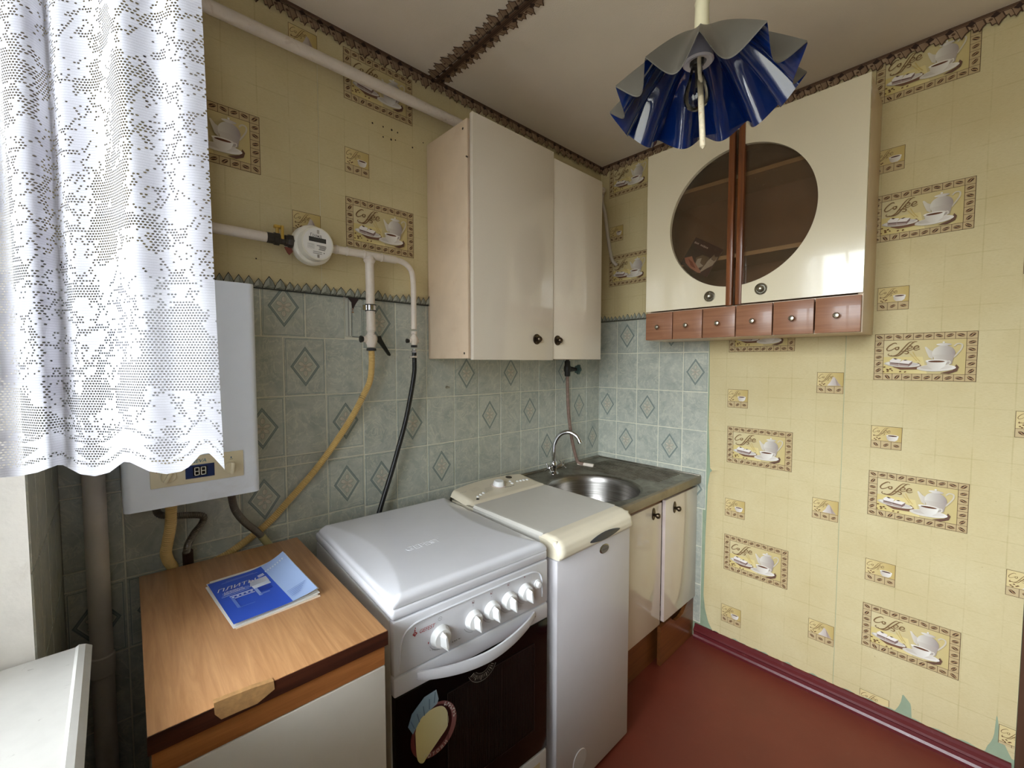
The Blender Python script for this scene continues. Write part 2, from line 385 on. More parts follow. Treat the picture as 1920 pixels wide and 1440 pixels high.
    def text(s, body, mat, size=0.02, shear=0.0, mi=0, ext=0.0, align='CENTER'):
        c = bpy.data.curves.new('tmp', 'FONT'); c.body = body; c.size = size; c.shear = shear; c.extrude = ext
        c.align_x = align; c.align_y = 'CENTER'; c.resolution_u = 3
        o = bpy.data.objects.new('tmp', c); COL.objects.link(o)
        me = bpy.data.meshes.new_from_object(o.evaluated_get(bpy.context.evaluated_depsgraph_get()))
        s.add([mat @ q.co for q in me.vertices], [tuple(p.vertices) for p in me.polygons], mi)
        bpy.data.objects.remove(o); bpy.data.curves.remove(c); bpy.data.meshes.remove(me); return s
    def mesh(s, name, mats, off=(0, 0, 0), fix=True):
        me = bpy.data.meshes.new(name); o = Vector(off)
        me.from_pydata([tuple(Vector(p)-o) for p in s.v], [], s.f)
        for q in (mats if isinstance(mats, (list, tuple)) else [mats]): me.materials.append(M[q] if isinstance(q, str) else q)
        me.polygons.foreach_set('material_index', s.m); me.polygons.foreach_set('use_smooth', s.sm)
        if fix:
            bm = bmesh.new(); bm.from_mesh(me); bmesh.ops.recalc_face_normals(bm, faces=bm.faces[:]); bm.to_mesh(me); bm.free()
        if any(s.sm):
            try: me.set_sharp_from_angle(angle=math.radians(38))
            except Exception: pass
        me.update(); return me
    def build(s, name, mats, parent=None, off=None, fix=True):
        if off is None: off = parent.location if (parent is not None and parent.parent is None and parent.get('_w')) else (0, 0, 0)
        return link(name, s.mesh(name, mats, off, fix), parent)
def single(name, mb, mats, label, cat, org, group=None, fix=True):
    o = link(name, mb.mesh(name, mats, org, fix)); o.location = org; return tag(o, label, cat, group)
def sub(o_name, mb, mats, part, root):
    """sub-part: same local frame as its part (parts sit at their thing's origin)"""
    return link(o_name, mb.mesh(o_name, mats, (0, 0, 0)), part)
def wthing(name, label, cat, loc, group=None):
    """a thing whose parts are given in room coordinates"""
    return thing(name, label, cat, loc, 0.0, group)
def wpart(name, mb, mats, root, part=None):
    return link(name, mb.mesh(name, mats, root.location), part if part is not None else root)

# facing a wall: local x right, z up, looking along +y at it
def T_left(x, z, y=0.0): return Matrix.Translation((x, y, z)) @ Matrix.Rotation(PI/2, 4, 'X')
# ------------------------------------------------------------------ flat print: coloured polygons on a sheet
def clip(poly, x0, x1, z0, z1):
    for ax, lim, sg in ((0, x0, 1), (0, x1, -1), (1, z0, 1), (1, z1, -1)):
        res = []
        for i in range(len(poly)):
            a, b = poly[i-1], poly[i]; da, db = (a[ax]-lim)*sg, (b[ax]-lim)*sg
            if (da >= 0) != (db >= 0):
                t = da/(da-db); res.append((a[0]+(b[0]-a[0])*t, a[1]+(b[1]-a[1])*t))
            if db >= 0: res.append(b)
        poly = res
        if len(poly) < 3: return []
    return poly
class Art:
    def __init__(s): s.p = []; s.k = 0
    def poly(s, pts, col, col2=None, up=True):
        """col2: colour at the far end (left to right) of a printed gradient"""
        if up: s.k += 1
        s.p.append((list(pts), col, col2, s.k)); return s
    def rect(s, x0, x1, z0, z1, col, col2=None): return s.poly([(x0, z0), (x1, z0), (x1, z1), (x0, z1)], col, col2)
    def ell(s, x, z, rx, rz, col, col2=None, n=18, rot=0.0):
        return s.poly([(x+rx*math.cos(a)*math.cos(rot)-rz*math.sin(a)*math.sin(rot), z+rx*math.cos(a)*math.sin(rot)+rz*math.sin(a)*math.cos(rot)) for a in [2*PI*i/n for i in range(n)]], col, col2)
    def line(s, pts, wd, col, smooth=False, taper=False):
        if smooth: pts = [(p.x, p.y) for p in catmull([(a, b, 0) for a, b in pts], 5)]
        s.k += 1; n = len(pts); L = []; R = []
        for i in range(n):
            a = Vector(pts[max(0, i-1)]); b = Vector(pts[min(n-1, i+1)]); d = (b-a)
            if d.length < 1e-9: d = Vector((1, 0))
            d.normalize(); q = Vector((-d.y, d.x)); ww = wd*(0.45+0.75*math.sin(PI*(i+0.5)/n)) if taper else wd
            p = Vector(pts[i]); L.append(tuple(p+q*ww/2)); R.append(tuple(p-q*ww/2))
        for i in range(n-1): s.p.append(([L[i], L[i+1], R[i+1], R[i]], col, None, s.k))
        return s
    def frame(s, x0, x1, z0, z1, wd, col):
        s.k += 1
        for a, b, c, d in ((x0, x1, z0, z0+wd), (x0, x1, z1-wd, z1), (x0, x0+wd, z0, z1), (x1-wd, x1, z0, z1)):
            s.p.append(([(a, c), (b, c), (b, d), (a, d)], col, None, s.k))
        return s
    def xform(s, f):
        s.p = [([f(*q) for q in pts], c, c2, k) for pts, c, c2, k in s.p]; return s
    def into(s, mb, cols, base, eps, mi=0, to3=None, clipr=None):
        to3 = to3 or (lambda a, b, d: (a, -d, b))
        for pts, c, c2, k in s.p:
            if clipr: pts = clip(pts, *clipr)
            if len(pts) < 3: continue
            d = base+k*eps; mb.add([to3(a, b, d) for a, b in pts], [tuple(range(len(pts)))], mi)
            c = lin(c)
            if c2:
                c2l = lin(c2); xs = [q[0] for q in pts]; a0, a1 = min(xs), max(xs)
                cols.append([tuple(c[i]+(c2l[i]-c[i])*((q[0]-a0)/max(1e-9, a1-a0)) for i in range(3)) for q in pts])
            else: cols.append([c]*len(pts))
def paint(me, cols):
    """cols: list aligned with polygons; None = no print"""
    at = me.color_attributes.new('Col', 'FLOAT_COLOR', 'CORNER')
    for p, c in zip(me.polygons, cols):
        for i, li in enumerate(p.loop_indices): at.data[li].color = (*(c[i] if c else (0.5, 0.5, 0.5)), 1)
def art_mesh(name, art, mat='print_matt', base=0.0, eps=0.00006, to3=None, clipr=None):
    mb = MB(); cols = []; art.into(mb, cols, base, eps, 0, to3, clipr)
    me = mb.mesh(name, mat, fix=False); paint(me, cols); return me
def art_join(mb, art, mi, base, eps, to3=None):
    """append print to a mesh builder; returns colours for its polygons (pad the earlier ones with None)"""
    cols = [None]*len(mb.f); art.into(mb, cols, base, eps, mi, to3); return cols

# ------------------------------------------------------------------ the room
def structure(name, mb, mats):
    o = link(name, mb.mesh(name, mats)); return tag(o, kind='structure')
CEIL = 2.5; YB = -2.9; DY0, DY1, DH = -2.45, -1.646, 2.04
structure('floor', MB().box(-2.5, 0.9, YB-0.1, 0.15, -0.1, 0.0), 'floor_paint')
ceiling = structure('ceiling', MB().box(-2.5, 0.9, YB-0.1, 0.15, CEIL, CEIL+0.1), 'ceiling_white')
wall_left = structure('wall_left', MB().box(-2.5, 0.12, 0.0, 0.15, 0, CEIL), 'grout')
wr = MB().box(0, 0.12, DY1, 0.0, 0, CEIL).box(0, 0.12, YB, DY0, 0, CEIL).box(0, 0.12, DY0, DY1, DH, CEIL)
wall_right = structure('wall_right', wr, 'paint_green')
ww = MB().box(WX-WTH, WX, WY1, 0.0, 0, CEIL).box(WX-WTH, WX, YB, WY0, 0, CEIL).box(WX-WTH, WX, WY0, WY1, 0, WZ0-0.03).box(WX-WTH, WX, WY0, WY1, WZ1, CEIL)
wall_window = structure('wall_window', ww, 'plaster_white')
structure('wall_rear', MB().box(-2.5, 0.12, YB-0.1, YB, 0, CEIL), 'wall_plain')
hall = MB().box(0.8, 0.9, YB, -1.0, 0, CEIL).box(0.12, 0.8, -1.1, -1.0, 0, CEIL).box(0.12, 0.8, YB-0.1, YB, 0, CEIL)
structure('wall_hall', hall, 'hall_wall')
# brown door lining on the jamb where the papered wall ends
structure('trim_6', MB().box(-0.006, 0.126, DY1-0.02, DY1-0.0005, 0, DH, bev=0.002), 'door_lining')
# window frame with mullion, panes and sill
wf = structure('window_1', MB().box(WX-WTH+0.04, WX-WTH+0.1, WY0, WY1, WZ0, WZ0+0.07).box(WX-WTH+0.04, WX-WTH+0.1, WY0, WY1, WZ1-0.07, WZ1)
     .box(WX-WTH+0.04, WX-WTH+0.1, WY0, WY0+0.07, WZ0, WZ1).box(WX-WTH+0.04, WX-WTH+0.1, WY1-0.07, WY1, WZ0, WZ1)
     .box(WX-WTH+0.04, WX-WTH+0.1, (WY0+WY1)/2-0.055, (WY0+WY1)/2+0.055, WZ0, WZ1), 'frame_white')
ym = (WY0+WY1)/2
for a, b_ in ((WY0+0.06, ym-0.045), (ym+0.045, WY1-0.06)):
    link('pane', MB().box(WX-WTH+0.066, WX-WTH+0.072, a, b_, WZ0+0.06, WZ1-0.06).mesh('pane', 'pane_glass'), wf)
sp = [(0.0, -0.03), (0.055, -0.03), (0.064, -0.022), (0.066, -0.006), (0.058, 0.0), (0.05, 0.002), (0.046, -0.001), (-0.2, 0.0), (-0.2, -0.03)]
sill = MB().prism([(WX+a, WZ0+b_) for a, b_ in sp], WY0-0.03, WY1-0.004, 'XZ')
sl = link('window_sill', sill.mesh('window_sill', 'sill_paint'), wf)

# ------------------------------------------------------------------ coffee prints
BR = (94, 68, 42); CELL = (200, 178, 136); CELL2 = (194, 170, 126); PALE = (214, 199, 156); GOLD = (204, 184, 126)
def bean(A, x, z, r, rot, flip=False):
    A.ell(x, z, r, r*0.52, (84, 58, 40), n=10, rot=rot)
    d = (math.cos(rot), math.sin(rot)); q = (-d[1], d[0]); e = -1 if flip else 1
    A.line([(x-d[0]*r*0.9, z-d[1]*r*0.9), (x-d[0]*r*.3+q[0]*r*.12*e, z-d[1]*r*.3+q[1]*r*.12*e), (x+d[0]*r*.3-q[0]*r*.12*e, z+d[1]*r*.3-q[1]*r*.12*e), (x+d[0]*r*0.9, z+d[1]*r*0.9)], r*0.2, (196, 160, 112))
def script(A, f, wd, col):
    S = [[(525, 350), (512, 335), (470, 340), (405, 380), (370, 425), (392, 452), (450, 440), (505, 408)],
         [(548, 398), (515, 402), (508, 425), (535, 438), (562, 420), (548, 398), (575, 405)],
         [(785, 325), (740, 325), (690, 360), (625, 430), (560, 500), (500, 530), (435, 532), (395, 515), (412, 495)],
         [(845, 322), (800, 322), (745, 365), (670, 440), (600, 505), (545, 532), (470, 535), (445, 520)],
         [(575, 470), (640, 462), (700, 465), (716, 485), (690, 502), (650, 495)],
         [(700, 420), (738, 420), (770, 407), (764, 388), (738, 384), (708, 400), (696, 425), (712, 445), (748, 446), (790, 428)],
         [(800, 420), (838, 420), (870, 407), (864, 388), (838, 384), (808, 400), (796, 425), (812, 445), (848, 446), (890, 428)]]
    for st in S: A.line([f(a, b) for a, b in st], wd, col, smooth=True, taper=True)
LW, LH = 0.264, 0.1705
rnd = random.Random(3)
def big_print():
    A = Art(); X = lambda u: u*LW; Z = lambda v: (1-v)*LH
    A.rect(0, LW, 0, LH, CELL, CELL2)
    A.rect(X(.098), X(.902), Z(.86), Z(.14), PALE, GOLD)
    A.poly([(X(.098), Z(.5)), (X(.5), Z(.5)), (X(.55), Z(.86)), (X(.098), Z(.86))], (214, 194, 128), (226, 208, 150))
    A.frame(0, LW, 0, LH, 0.0016, BR); A.frame(X(.096), X(.904), Z(.862), Z(.138), 0.0013, BR)
    A.k += 1
    for i in range(1, 10):
        for a, b_ in ((0, .138), (.862, 1)): A.p.append(([(X(i/10)-.0006, Z(b_)), (X(i/10)+.0006, Z(b_)), (X(i/10)+.0006, Z(a)), (X(i/10)-.0006, Z(a))], BR, None, A.k))
    for j in range(1, 7):
        for a, b_ in ((0, .098), (.902, 1)): A.p.append(([(X(a), Z(j/7)-.0006), (X(b_), Z(j/7)-.0006), (X(b_), Z(j/7)+.0006), (X(a), Z(j/7)+.0006)], BR, None, A.k))
    for i in range(10):
        for v in (.069, .931): bean(A, X((i+.5)/10), Z(v), .0096, rnd.uniform(-.9, .9), rnd.random() < .5)
    for j in range(1, 6):
        for u in (.049, .951): bean(A, X(u), Z((j+.5)/7), .0092, rnd.uniform(-1, 1), rnd.random() < .5)
    # picture, drawn in the units of a sketch 1540 x 720
    f = lambda a, b_: (X((a-165)/1540), Z((b_-190)/720)); R = lambda a: a/1540*LW
    script(A, f, 0.0030, (126, 96, 60))
    for st in ([(740, 500), (800, 560), (850, 610)], [(780, 470), (840, 560), (900, 620)]): A.line([f(*q) for q in st], .0022, (206, 180, 110), smooth=True)
    A.poly([f(*q) for q in ((470, 700), (880, 640), (930, 690), (850, 740), (600, 745))], (120, 84, 62))
    A.ell(*f(620, 662), R(285), R(62), (196, 188, 178), (226, 220, 208), n=24, rot=-.06)
    A.ell(*f(620, 655), R(255), R(46), (226, 220, 210), (200, 190, 184), n=24, rot=-.06)
    for pts, c in ((((425, 610), (440, 640), (575, 652), (575, 690), (430, 672)), (168, 148, 140)), (((425, 606), (480, 568), (615, 590), (575, 640), (440, 634)), (234, 226, 220)),
                   (((578, 640), (730, 655), (725, 700), (580, 690)), (178, 158, 150)), (((578, 640), (640, 594), (785, 612), (730, 656)), (238, 230, 224)), (((730, 656), (786, 614), (780, 655), (725, 700)), (132, 106, 100)),
                   (((440, 634), (575, 644), (575, 656), (440, 646)), (92, 58, 48)), (((578, 648), (728, 662), (728, 674), (578, 660)), (92, 58, 48)), (((480, 575), (510, 568), (555, 580), (520, 590)), (80, 52, 40)), (((635, 600), (680, 592), (712, 600), (670, 608)), (80, 52, 40))):
        A.poly([f(*q) for q in pts], c)
    # pot
    A.poly([f(*q) for q in ((960, 405), (985, 400), (1040, 450), (1090, 470), (1090, 590), (1030, 560), (985, 470))], (222, 214, 196), (206, 196, 184))
    A.line([f(*q) for q in ((1385, 400), (1430, 365), (1490, 375), (1490, 430), (1440, 500), (1385, 560))], .0042, (206, 196, 176), smooth=True)
    A.ell(*f(1240, 500), R(165), R(160), (224, 218, 206), (160, 146, 140), n=28)
    A.poly([f(*q) for q in ((1085, 520), (1395, 520), (1360, 660), (1130, 660))], (214, 206, 194), (168, 154, 146))
    A.ell(*f(1240, 372), R(110), R(26), (230, 224, 214), (190, 180, 172), n=18); A.ell(*f(1235, 340), R(18), R(18), (228, 222, 212), n=10)
    # cup and saucer
    A.poly([f(*q) for q in ((1200, 790), (1380, 745), (1425, 660), (1465, 700), (1440, 760), (1330, 800))], (104, 74, 58))
    A.ell(*f(1140, 715), R(285), R(70), (214, 206, 194), (236, 230, 222), n=28, rot=.04)
    A.ell(*f(1140, 705), R(235), R(46), (196, 186, 174), (224, 216, 206), n=24, rot=.04)
    A.poly([f(*q) for q in ((985, 612), (1300, 612), (1265, 690), (1190, 740), (1095, 740), (1020, 690))], (206, 196, 184), (240, 236, 228))
    A.line([f(*q) for q in ((1290, 620), (1335, 615), (1330, 655), (1265, 680))], .003, (222, 214, 202), smooth=True)
    A.ell(*f(1142, 612), R(160), R(30), (240, 236, 228), (222, 214, 204), n=24); A.ell(*f(1142, 620), R(122), R(19), (86, 48, 28), (112, 66, 38), n=20)
    for a, b_, q in ((342, 705, 20), (395, 745, 24), (440, 735, 22), (400, 770, 22), (330, 778, 18), (470, 760, 16), (600, 775, 20), (678, 778, 20)): A.ell(*f(a, b_), R(q), R(q)*.6, (104, 64, 34), n=8, rot=rnd.uniform(-.6, .6))
    return art_mesh('coffee_print', A)
SW, SH = 0.0875, 0.0845
def small_print(kind):
    A = Art(); X = lambda u: u*SW; Z = lambda v: (1-v)*SH
    A.rect(0, SW, 0, SH, CELL, CELL2); A.rect(0, SW, Z(.66), SH, (220, 200, 146), (196, 170, 104))
    A.frame(0, SW, 0, SH, .0013, BR); A.rect(0, SW, Z(.67), Z(.655), BR)
    for u in (1/3, 2/3): A.rect(X(u)-.0006, X(u)+.0006, 0, Z(.66), BR)
    for i in range(3): bean(A, X((i+.5)/3), Z(.83), .0088, rnd.uniform(-.9, .9))
    f = lambda a, b_: (X(.06+(a-370)/500*.56), Z(.07+(b_-322)/215*.38)); script(A, f, .0013, (120, 90, 52))
    for a, b_ in ((.12, .58), (.2, .52), (.26, .58), (.17, .62), (.3, .55), (.1, .44)): A.ell(X(a), Z(b_), .0028, .0018, (104, 64, 34), n=8)
    if kind == 'cup':
        A.poly([(X(.5), Z(.40)), (X(.9), Z(.40)), (X(.86), Z(.56)), (X(.78), Z(.63)), (X(.6), Z(.63)), (X(.53), Z(.55))], (196, 184, 170), (238, 232, 224))
        A.ell(X(.7), Z(.40), X(.2), X(.045), (236, 230, 222)); A.ell(X(.7), Z(.405), X(.155), X(.028), (84, 48, 28))
    else:
        A.poly([(X(.4), Z(.63)), (X(.52), Z(.45)), (X(.62), Z(.2)), (X(.70), Z(.26)), (X(.82), Z(.5)), (X(.92), Z(.63))], (224, 216, 208), (170, 150, 142))
        A.poly([(X(.68), Z(.25)), (X(.82), Z(.5)), (X(.92), Z(.63)), (X(.76), Z(.63))], (158, 138, 130), (186, 168, 158))
    return art_mesh('coffee_print', A)
ME_BIG, ME_CUP, ME_SUG = big_print(), small_print('cup'), small_print('sugar')
EPS_P = 0.0016
def put_left(me, x, ztop, h):
    o = link('coffee_print', me, wall_left); o.location = (x, -EPS_P, ztop-h); return o
def put_right(me, y, ztop, h):
    o = link('coffee_print', me, wall_right); o.location = (-EPS_P, y, ztop-h); o.rotation_euler = (0, 0, -PI/2); return o
for y, zt in ((-.732, 1.081), (-.730, .565), (-.729, 1.597), (-1.252, 1.484), (-1.2505, .967), (-1.249, .448), (-1.229, 1.995), (-1.224, 2.499), (-.062, 2.481), (-.064, 1.982)): put_right(ME_BIG, y, zt, LH)
for y, zt in ((-.729, 1.254), (-.729, .738), (-.724, .222), (-1.252, 1.14), (-1.251, .624), (-1.254, 1.656), (-1.226, 2.16), (-.066, 2.146)): put_right(ME_CUP, y, zt, SH)
for y, zt in ((-1.0745, 1.339), (-1.0735, .821), (-1.0745, .306)): put_right(ME_SUG, y, zt, SH)
for x, zt in ((-1.4955, 2.456), (-1.4965, 1.955), (-2.02, 2.120)): put_left(ME_BIG, x, zt, LH)
put_left(ME_CUP, -1.4965, 2.123, SH)
for x, zt in ((-1.6695, 1.867), (-1.6685, 2.445)): put_left(ME_SUG, x, zt, SH)

# ------------------------------------------------------------------ wallpaper sheets
def sheet(name, wall, mat, left_fn, right_fn, top, bot_fn, off_fn, nu, nv, axis):
    mb = MB()
    def fn(u, v):
        # v=0 bottom
        zz = top*v  # placeholder height for edge functions
        a0, a1 = left_fn(v), right_fn(v); a = a0+(a1-a0)*u; zb = bot_fn(a); z = zb+(top-zb)*v
        d = off_fn(abs(a-a0), z)
        return (a, -d, z) if axis == 'X' else (-d, a, z)
    mb.grid(fn, nu, nv)
    return link(name, mb.mesh(name, mat, fix=False), wall)
flat = lambda a, z: 0.0009
ZP = 1.612
for i, (a, b_) in enumerate(((-2.215, -2.113), (-2.1122, -1.5828), (-1.5818, -1.0525), (-1.052, -.5225), (-.522, -.0005))):
    sheet('wallpaper_strip', wall_left, 'wallpaper_left', lambda v, a=a: a, lambda v, b_=b_: b_, CEIL, lambda x: ZP, flat, 2, 2, 'X')
sheet('wallpaper_strip', wall_right, 'wallpaper_right', lambda v: -.001, lambda v: -.637, CEIL, lambda y: 1.615, flat, 2, 2, 'Y')
def interp(tab, x):
    for (a, p), (b_, q) in zip(tab, tab[1:]):
        if x <= b_: return p+(q-p)*max(0, min(1, (x-a)/(b_-a)))
    return tab[-1][1]
LE = [(0.0, -.69), (.03, -.672), (.07, -.655), (.12, -.646), (.33, -.649), (.50, -.655), (.546, -.664), (.549, -.672), (.553, -.676), (.557, -.664), (.63, -.658), (.71, -.652), (.80, -.645), (1.0, -.640)]
def curl(a, z):
    k = 1.0 if .12 < z < 1.10 else max(0.0, 1-(z-1.10)/.12) if z >= 1.10 else z/.12
    return 0.0009+0.020*k*max(0, 1-a/.040)**2
def jag(y, z0=.069): return z0+.004*math.sin(y*61)+.003*math.sin(y*143+1)
sheet('wallpaper_strip', wall_right, 'wallpaper_right', lambda v: interp(LE, v), lambda v: -1.1642, 1.5, jag, curl, 60, 130, 'Y')
sheet('wallpaper_strip', wall_right, 'wallpaper_right', lambda v: -.6375, lambda v: -1.1642, CEIL, lambda y: 1.5, flat, 2, 2, 'Y')
TEAR = [(-1.66, .08), (-1.651, .082), (-1.640, .086), (-1.628, .112), (-1.612, .150), (-1.603, .215), (-1.600, .14), (-1.597, .120), (-1.592, .104), (-1.586, .092), (-1.582, .072), (-1.40, .070), (-1.399, .10), (-1.396, .122), (-1.386, .136), (-1.378, .146), (-1.3735, .150), (-1.372, .142), (-1.370, .118), (-1.364, .096), (-1.358, .080), (-1.354, .070), (-1.16, .069)]
sheet('wallpaper_strip', wall_right, 'wallpaper_right', lambda v: -1.1656, lambda v: -1.6455, CEIL, lambda y: interp(TEAR, y)+.003*math.sin(y*97), flat, 190, 12, 'Y')
# plain trimmed prints near the wall's end and skirting
def trimmed(kind, y, zt, h, wmax, z0):
    A = {'sug': 1, 'cup': 2}[kind]
    me = (ME_SUG if A == 1 else ME_CUP)
    mb = MB(); cols = []; at = me.color_attributes['Col']
    for p in me.polygons:
        pts = [(me.vertices[i].co.x, me.vertices[i].co.z) for i in p.vertices]; d = -me.vertices[p.vertices[0]].co.y
        c = tuple(at.data[p.loop_start].color[:3]); q = clip(pts, 0, wmax, z0, 1)
        if len(q) < 3: continue
        mb.add([(a, -d, b_) for a, b_ in q], [tuple(range(len(q)))]); cols.append([c]*len(q))
    m2 = mb.mesh('coffee_print', 'print_matt', fix=False); paint(m2, cols); return put_right(m2, y, zt, h)
for zt in (1.224, .707): trimmed('sug', -1.6055, zt, SH, .0395, 0)
trimmed('sug', -1.609, .184, SH, .0360, .02)
for zt in (1.742, 2.262): trimmed('sug', -1.604, zt, SH, .041, 0)
trimmed('cup', -1.250, .100, SH, 1, .058)

# ------------------------------------------------------------------ wall tiles
TT = 0.0022
def tile_art(w, h, diamond):
    A = Art()
    if diamond:
        A.frame(.006, w-.006, .006, h-.006, .0016, (128, 142, 138)); A.frame(.0076, w-.0076, .0076, h-.0076, .0012, (196, 200, 188))
        cx_, cz = w/2, h/2; hx, hz = .046, .066
        def dia(k, col, c2=None): A.poly([(cx_-hx*k, cz), (cx_, cz-hz*k), (cx_+hx*k, cz), (cx_, cz+hz*k)], col, c2)
        dia(1, (120, 132, 128)); dia(.91, (142, 152, 146)); dia(.85, (116, 128, 124)); dia(.80, (196, 196, 182)); dia(.72, (172, 176, 164), (186, 188, 172))
        for an, r, s_ in ((0.3, .017, .013), (1.5, .020, .013), (2.7, .017, .013), (3.7, .016, .012), (4.7, .020, .013), (5.7, .016, .012)):
            px, pz = cx_+r*.8*math.cos(an), cz+r*1.15*math.sin(an)
            A.ell(px, pz, s_*.82, s_*.55, (152, 150, 138), n=9, rot=an); A.ell(px, pz, s_*.70, s_*.45, (206, 200, 184), (192, 184, 168), n=9, rot=an)
        A.ell(cx_, cz, .007, .007, (190, 178, 160), n=8)
        for sx_ in (-1, 1): A.line([(cx_, cz), (cx_+sx_*.024, cz+.004)], .0009, (146, 150, 138)); A.line([(cx_, cz), (cx_+sx_*.004, cz+sx_*.04)], .0009, (146, 150, 138))
    return A
_tiles = {}
def tile_mesh(w, h, diamond, full_h=None, ztop=True):
    key = (round(w, 4), round(h, 4), diamond, full_h)
    if key in _tiles: return _tiles[key]
    mb = MB(); g = .0017; bv = .0012
    x0, x1, z0, z1 = g, w-g, g, h-g
    vs = [(x0, 0, z0), (x1, 0, z0), (x1, 0, z1), (x0, 0, z1), (x0+bv, -TT, z0+bv), (x1-bv, -TT, z0+bv), (x1-bv, -TT, z1-bv), (x0+bv, -TT, z1-bv)]
    mb.add(vs, [(4, 5, 6, 7), (0, 1, 5, 4), (1, 2, 6, 5), (2, 3, 7, 6), (3, 0, 4, 7)])
    cols = [None]*5
    if diamond:
        A = tile_art(w, full_h or h, True); A.into(mb, cols, TT, .00005, 1, None, (x0+bv, x1-bv, z0+bv, z1-bv))
    me = mb.mesh('tile', ['tile_marble', 'print_gloss'], fix=False); paint(me, cols); _tiles[key] = me; return me
def tile(wall, a, z0, w, h, dia=False, full_h=None):
    me = tile_mesh(w, h, dia, full_h); o = link('tile', me, wall)
    if wall is wall_left: o.location = (a, 0, z0)
    elif wall is wall_right: o.location = (0, a, z0); o.rotation_euler = (0, 0, -PI/2)
    else: o.location = (WX, a, z0); o.rotation_euler = (0, 0, PI/2)
    return o
RW = [1.609, 1.428, 1.235, 1.0415, .848, .6545]
cols_r = [-1.445, -1.314, -1.1785, -1.044, -.914, -.781, -.650, -.521, -.392, -.257, -.124, 0]
DR = {(0, 0), (1, 3), (1, 5), (1, 8), (2, 1), (2, 4), (2, 6), (2, 9), (3, 0), (3, 2), (3, 7), (3, 10), (4, 4)}
for r in range(5):
    for c in range(11):
        full = .1935 if r == 0 else None
        tile(wall_left, cols_r[c], RW[r+1], round(cols_r[c+1]-cols_r[c], 4), round(RW[r]-RW[r+1], 4), (r, c) in DR, full)
# strips left of the seam sit a little higher and are cut differently
for a, dia in ((-2.2149, False), (-2.157, False), (-2.027, False), (-1.897, False), (-1.767, True), (-1.637, False)):
    b_ = -2.157 if a < -2.2 else a+.130
    tile(wall_left, a, 1.4605, round(b_-a, 4), round(1.609-1.4605, 4), dia, .1925 if dia else None)
LC = [-2.2149, -2.100, -1.970, -1.8375, -1.706, -1.576, -1.4455]
for z0, z1, ds in ((1.270, 1.4605, (4,)), (1.0755, 1.270, (3, 5)), (1.043, 1.0755, ()), (.856, 1.043, (3, 5)), (.81, .856, ()), (.62, .81, (0, 1)), (.43, .62, ()), (.24, .43, ()), (.05, .24, ())):
    for c in range(6): tile(wall_left, LC[c], z0, round(LC[c+1]-LC[c], 4), round(z1-z0, 4), c in ds)
RC = [0, -.1245, -.2525, -.382, -.512, -.6375]
DB = {(0, 1), (0, 3), (1, 4), (2, 0), (2, 2), (3, 1), (3, 3), (4, 4)}
RB = [1.613, 1.430, 1.2335, 1.0425, .850, .657]
for r in range(5):
    for c in range(5): tile(wall_right, RC[c], RB[r+1], round(RC[c]-RC[c+1], 4), round(RB[r]-RB[r+1], 4), (r, c) in DB, .1935 if r == 0 else None)
for k, (z0, z1) in enumerate(((.465, .657), (.272, .465), (.078, .272))): tile(wall_right, -.512, z0, .112, round(z1-z0, 4))
link('grout', MB().box(-.0006, .0, -.6375, 0, .655, 1.613).box(-.0006, .0, -.624, -.50, .075, .655).mesh('grout', 'grout'), wall_right)
for z0, z1 in ((1.430, 1.61), (1.2335, 1.430), (1.04, 1.2335), (.85, 1.04), (.66, .85), (.47, .66), (.28, .47), (.09, .28)):
    for a, w_ in ((-.1305, .130), (-.261, .130), (-.3915, .130), (-.4845, .0925)): tile(wall_window, a, z0, w_, round(z1-z0, 4))

# ------------------------------------------------------------------ paper borders
def leaf_border(L, seed, drop=.058, double=False):
    """brown leaf border running along +x, hanging down from z=0"""
    R = random.Random(seed); A = Art(); x = 0.0
    leaves = []
    while x < L:
        wd = R.uniform(.036, .058); leaves.append((x, wd, R.uniform(.7, 1.0)*drop)); x += wd*.82
    for x, wd, d in leaves:
        pts = [(x-.004, -.008), (x+wd*.08, -d*.62), (x+wd*.26, -d*.58), (x+wd*.36, -d*.86), (x+wd*.55, -d*.80), (x+wd*.66, -d), (x+wd*.82, -d*.72), (x+wd*.98, -d*.60), (x+wd+.002, -.008)]
        A.poly(pts, (74, 50, 34)); c = (x+wd*.5, -d*.45)
        A.poly([(c[0]+(a-c[0])*.84, c[1]+(b_-c[1])*.86) for a, b_ in pts], (172, 146, 118), (134, 106, 82))
        A.line([(x+wd*.62, -d*.9), (x+wd*.45, -d*.4), (x+wd*.3, -.004)], .0016, (74, 50, 36))
        if R.random() < .6: A.ell(x+wd*.3, -d*.45, .005, .004, (90, 64, 46), n=8)
    A.rect(0, L, -.013, 0, (82, 58, 42)); A.rect(0, L, -.0105, -.0085, (126, 98, 76)); A.rect(0, L, -.005, -.0035, (108, 82, 62))
    for i in range(int(L/.05)):
        u = i*.05+R.uniform(0, .03); A.poly([(u, -.016), (u+.012, -.004), (u+.022, -.016), (u+.01, -.022)], (54, 34, 24))
    A.xform(lambda a, b_: (max(0, min(L, a)), b_))
    return A
def trim(name, me, loc, rot=(0, 0, 0)):
    o = link(name, me); o.location = loc; o.rotation_euler = rot; return tag(o, kind='structure')
trim('trim_1', art_mesh('trim', leaf_border(2.215, 1), base=.0022), (-2.215, 0, CEIL-.0005))
trim('trim_2', art_mesh('trim', leaf_border(1.645, 2), base=.0022), (0, 0, CEIL-.0005), (0, 0, -PI/2))
A = leaf_border(1.6, 5, .064); B_ = leaf_border(1.6, 6, .060).xform(lambda a, b_: (a, -b_))
for pts, c, c2, k in B_.p: A.p.append((pts, c, c2, k))
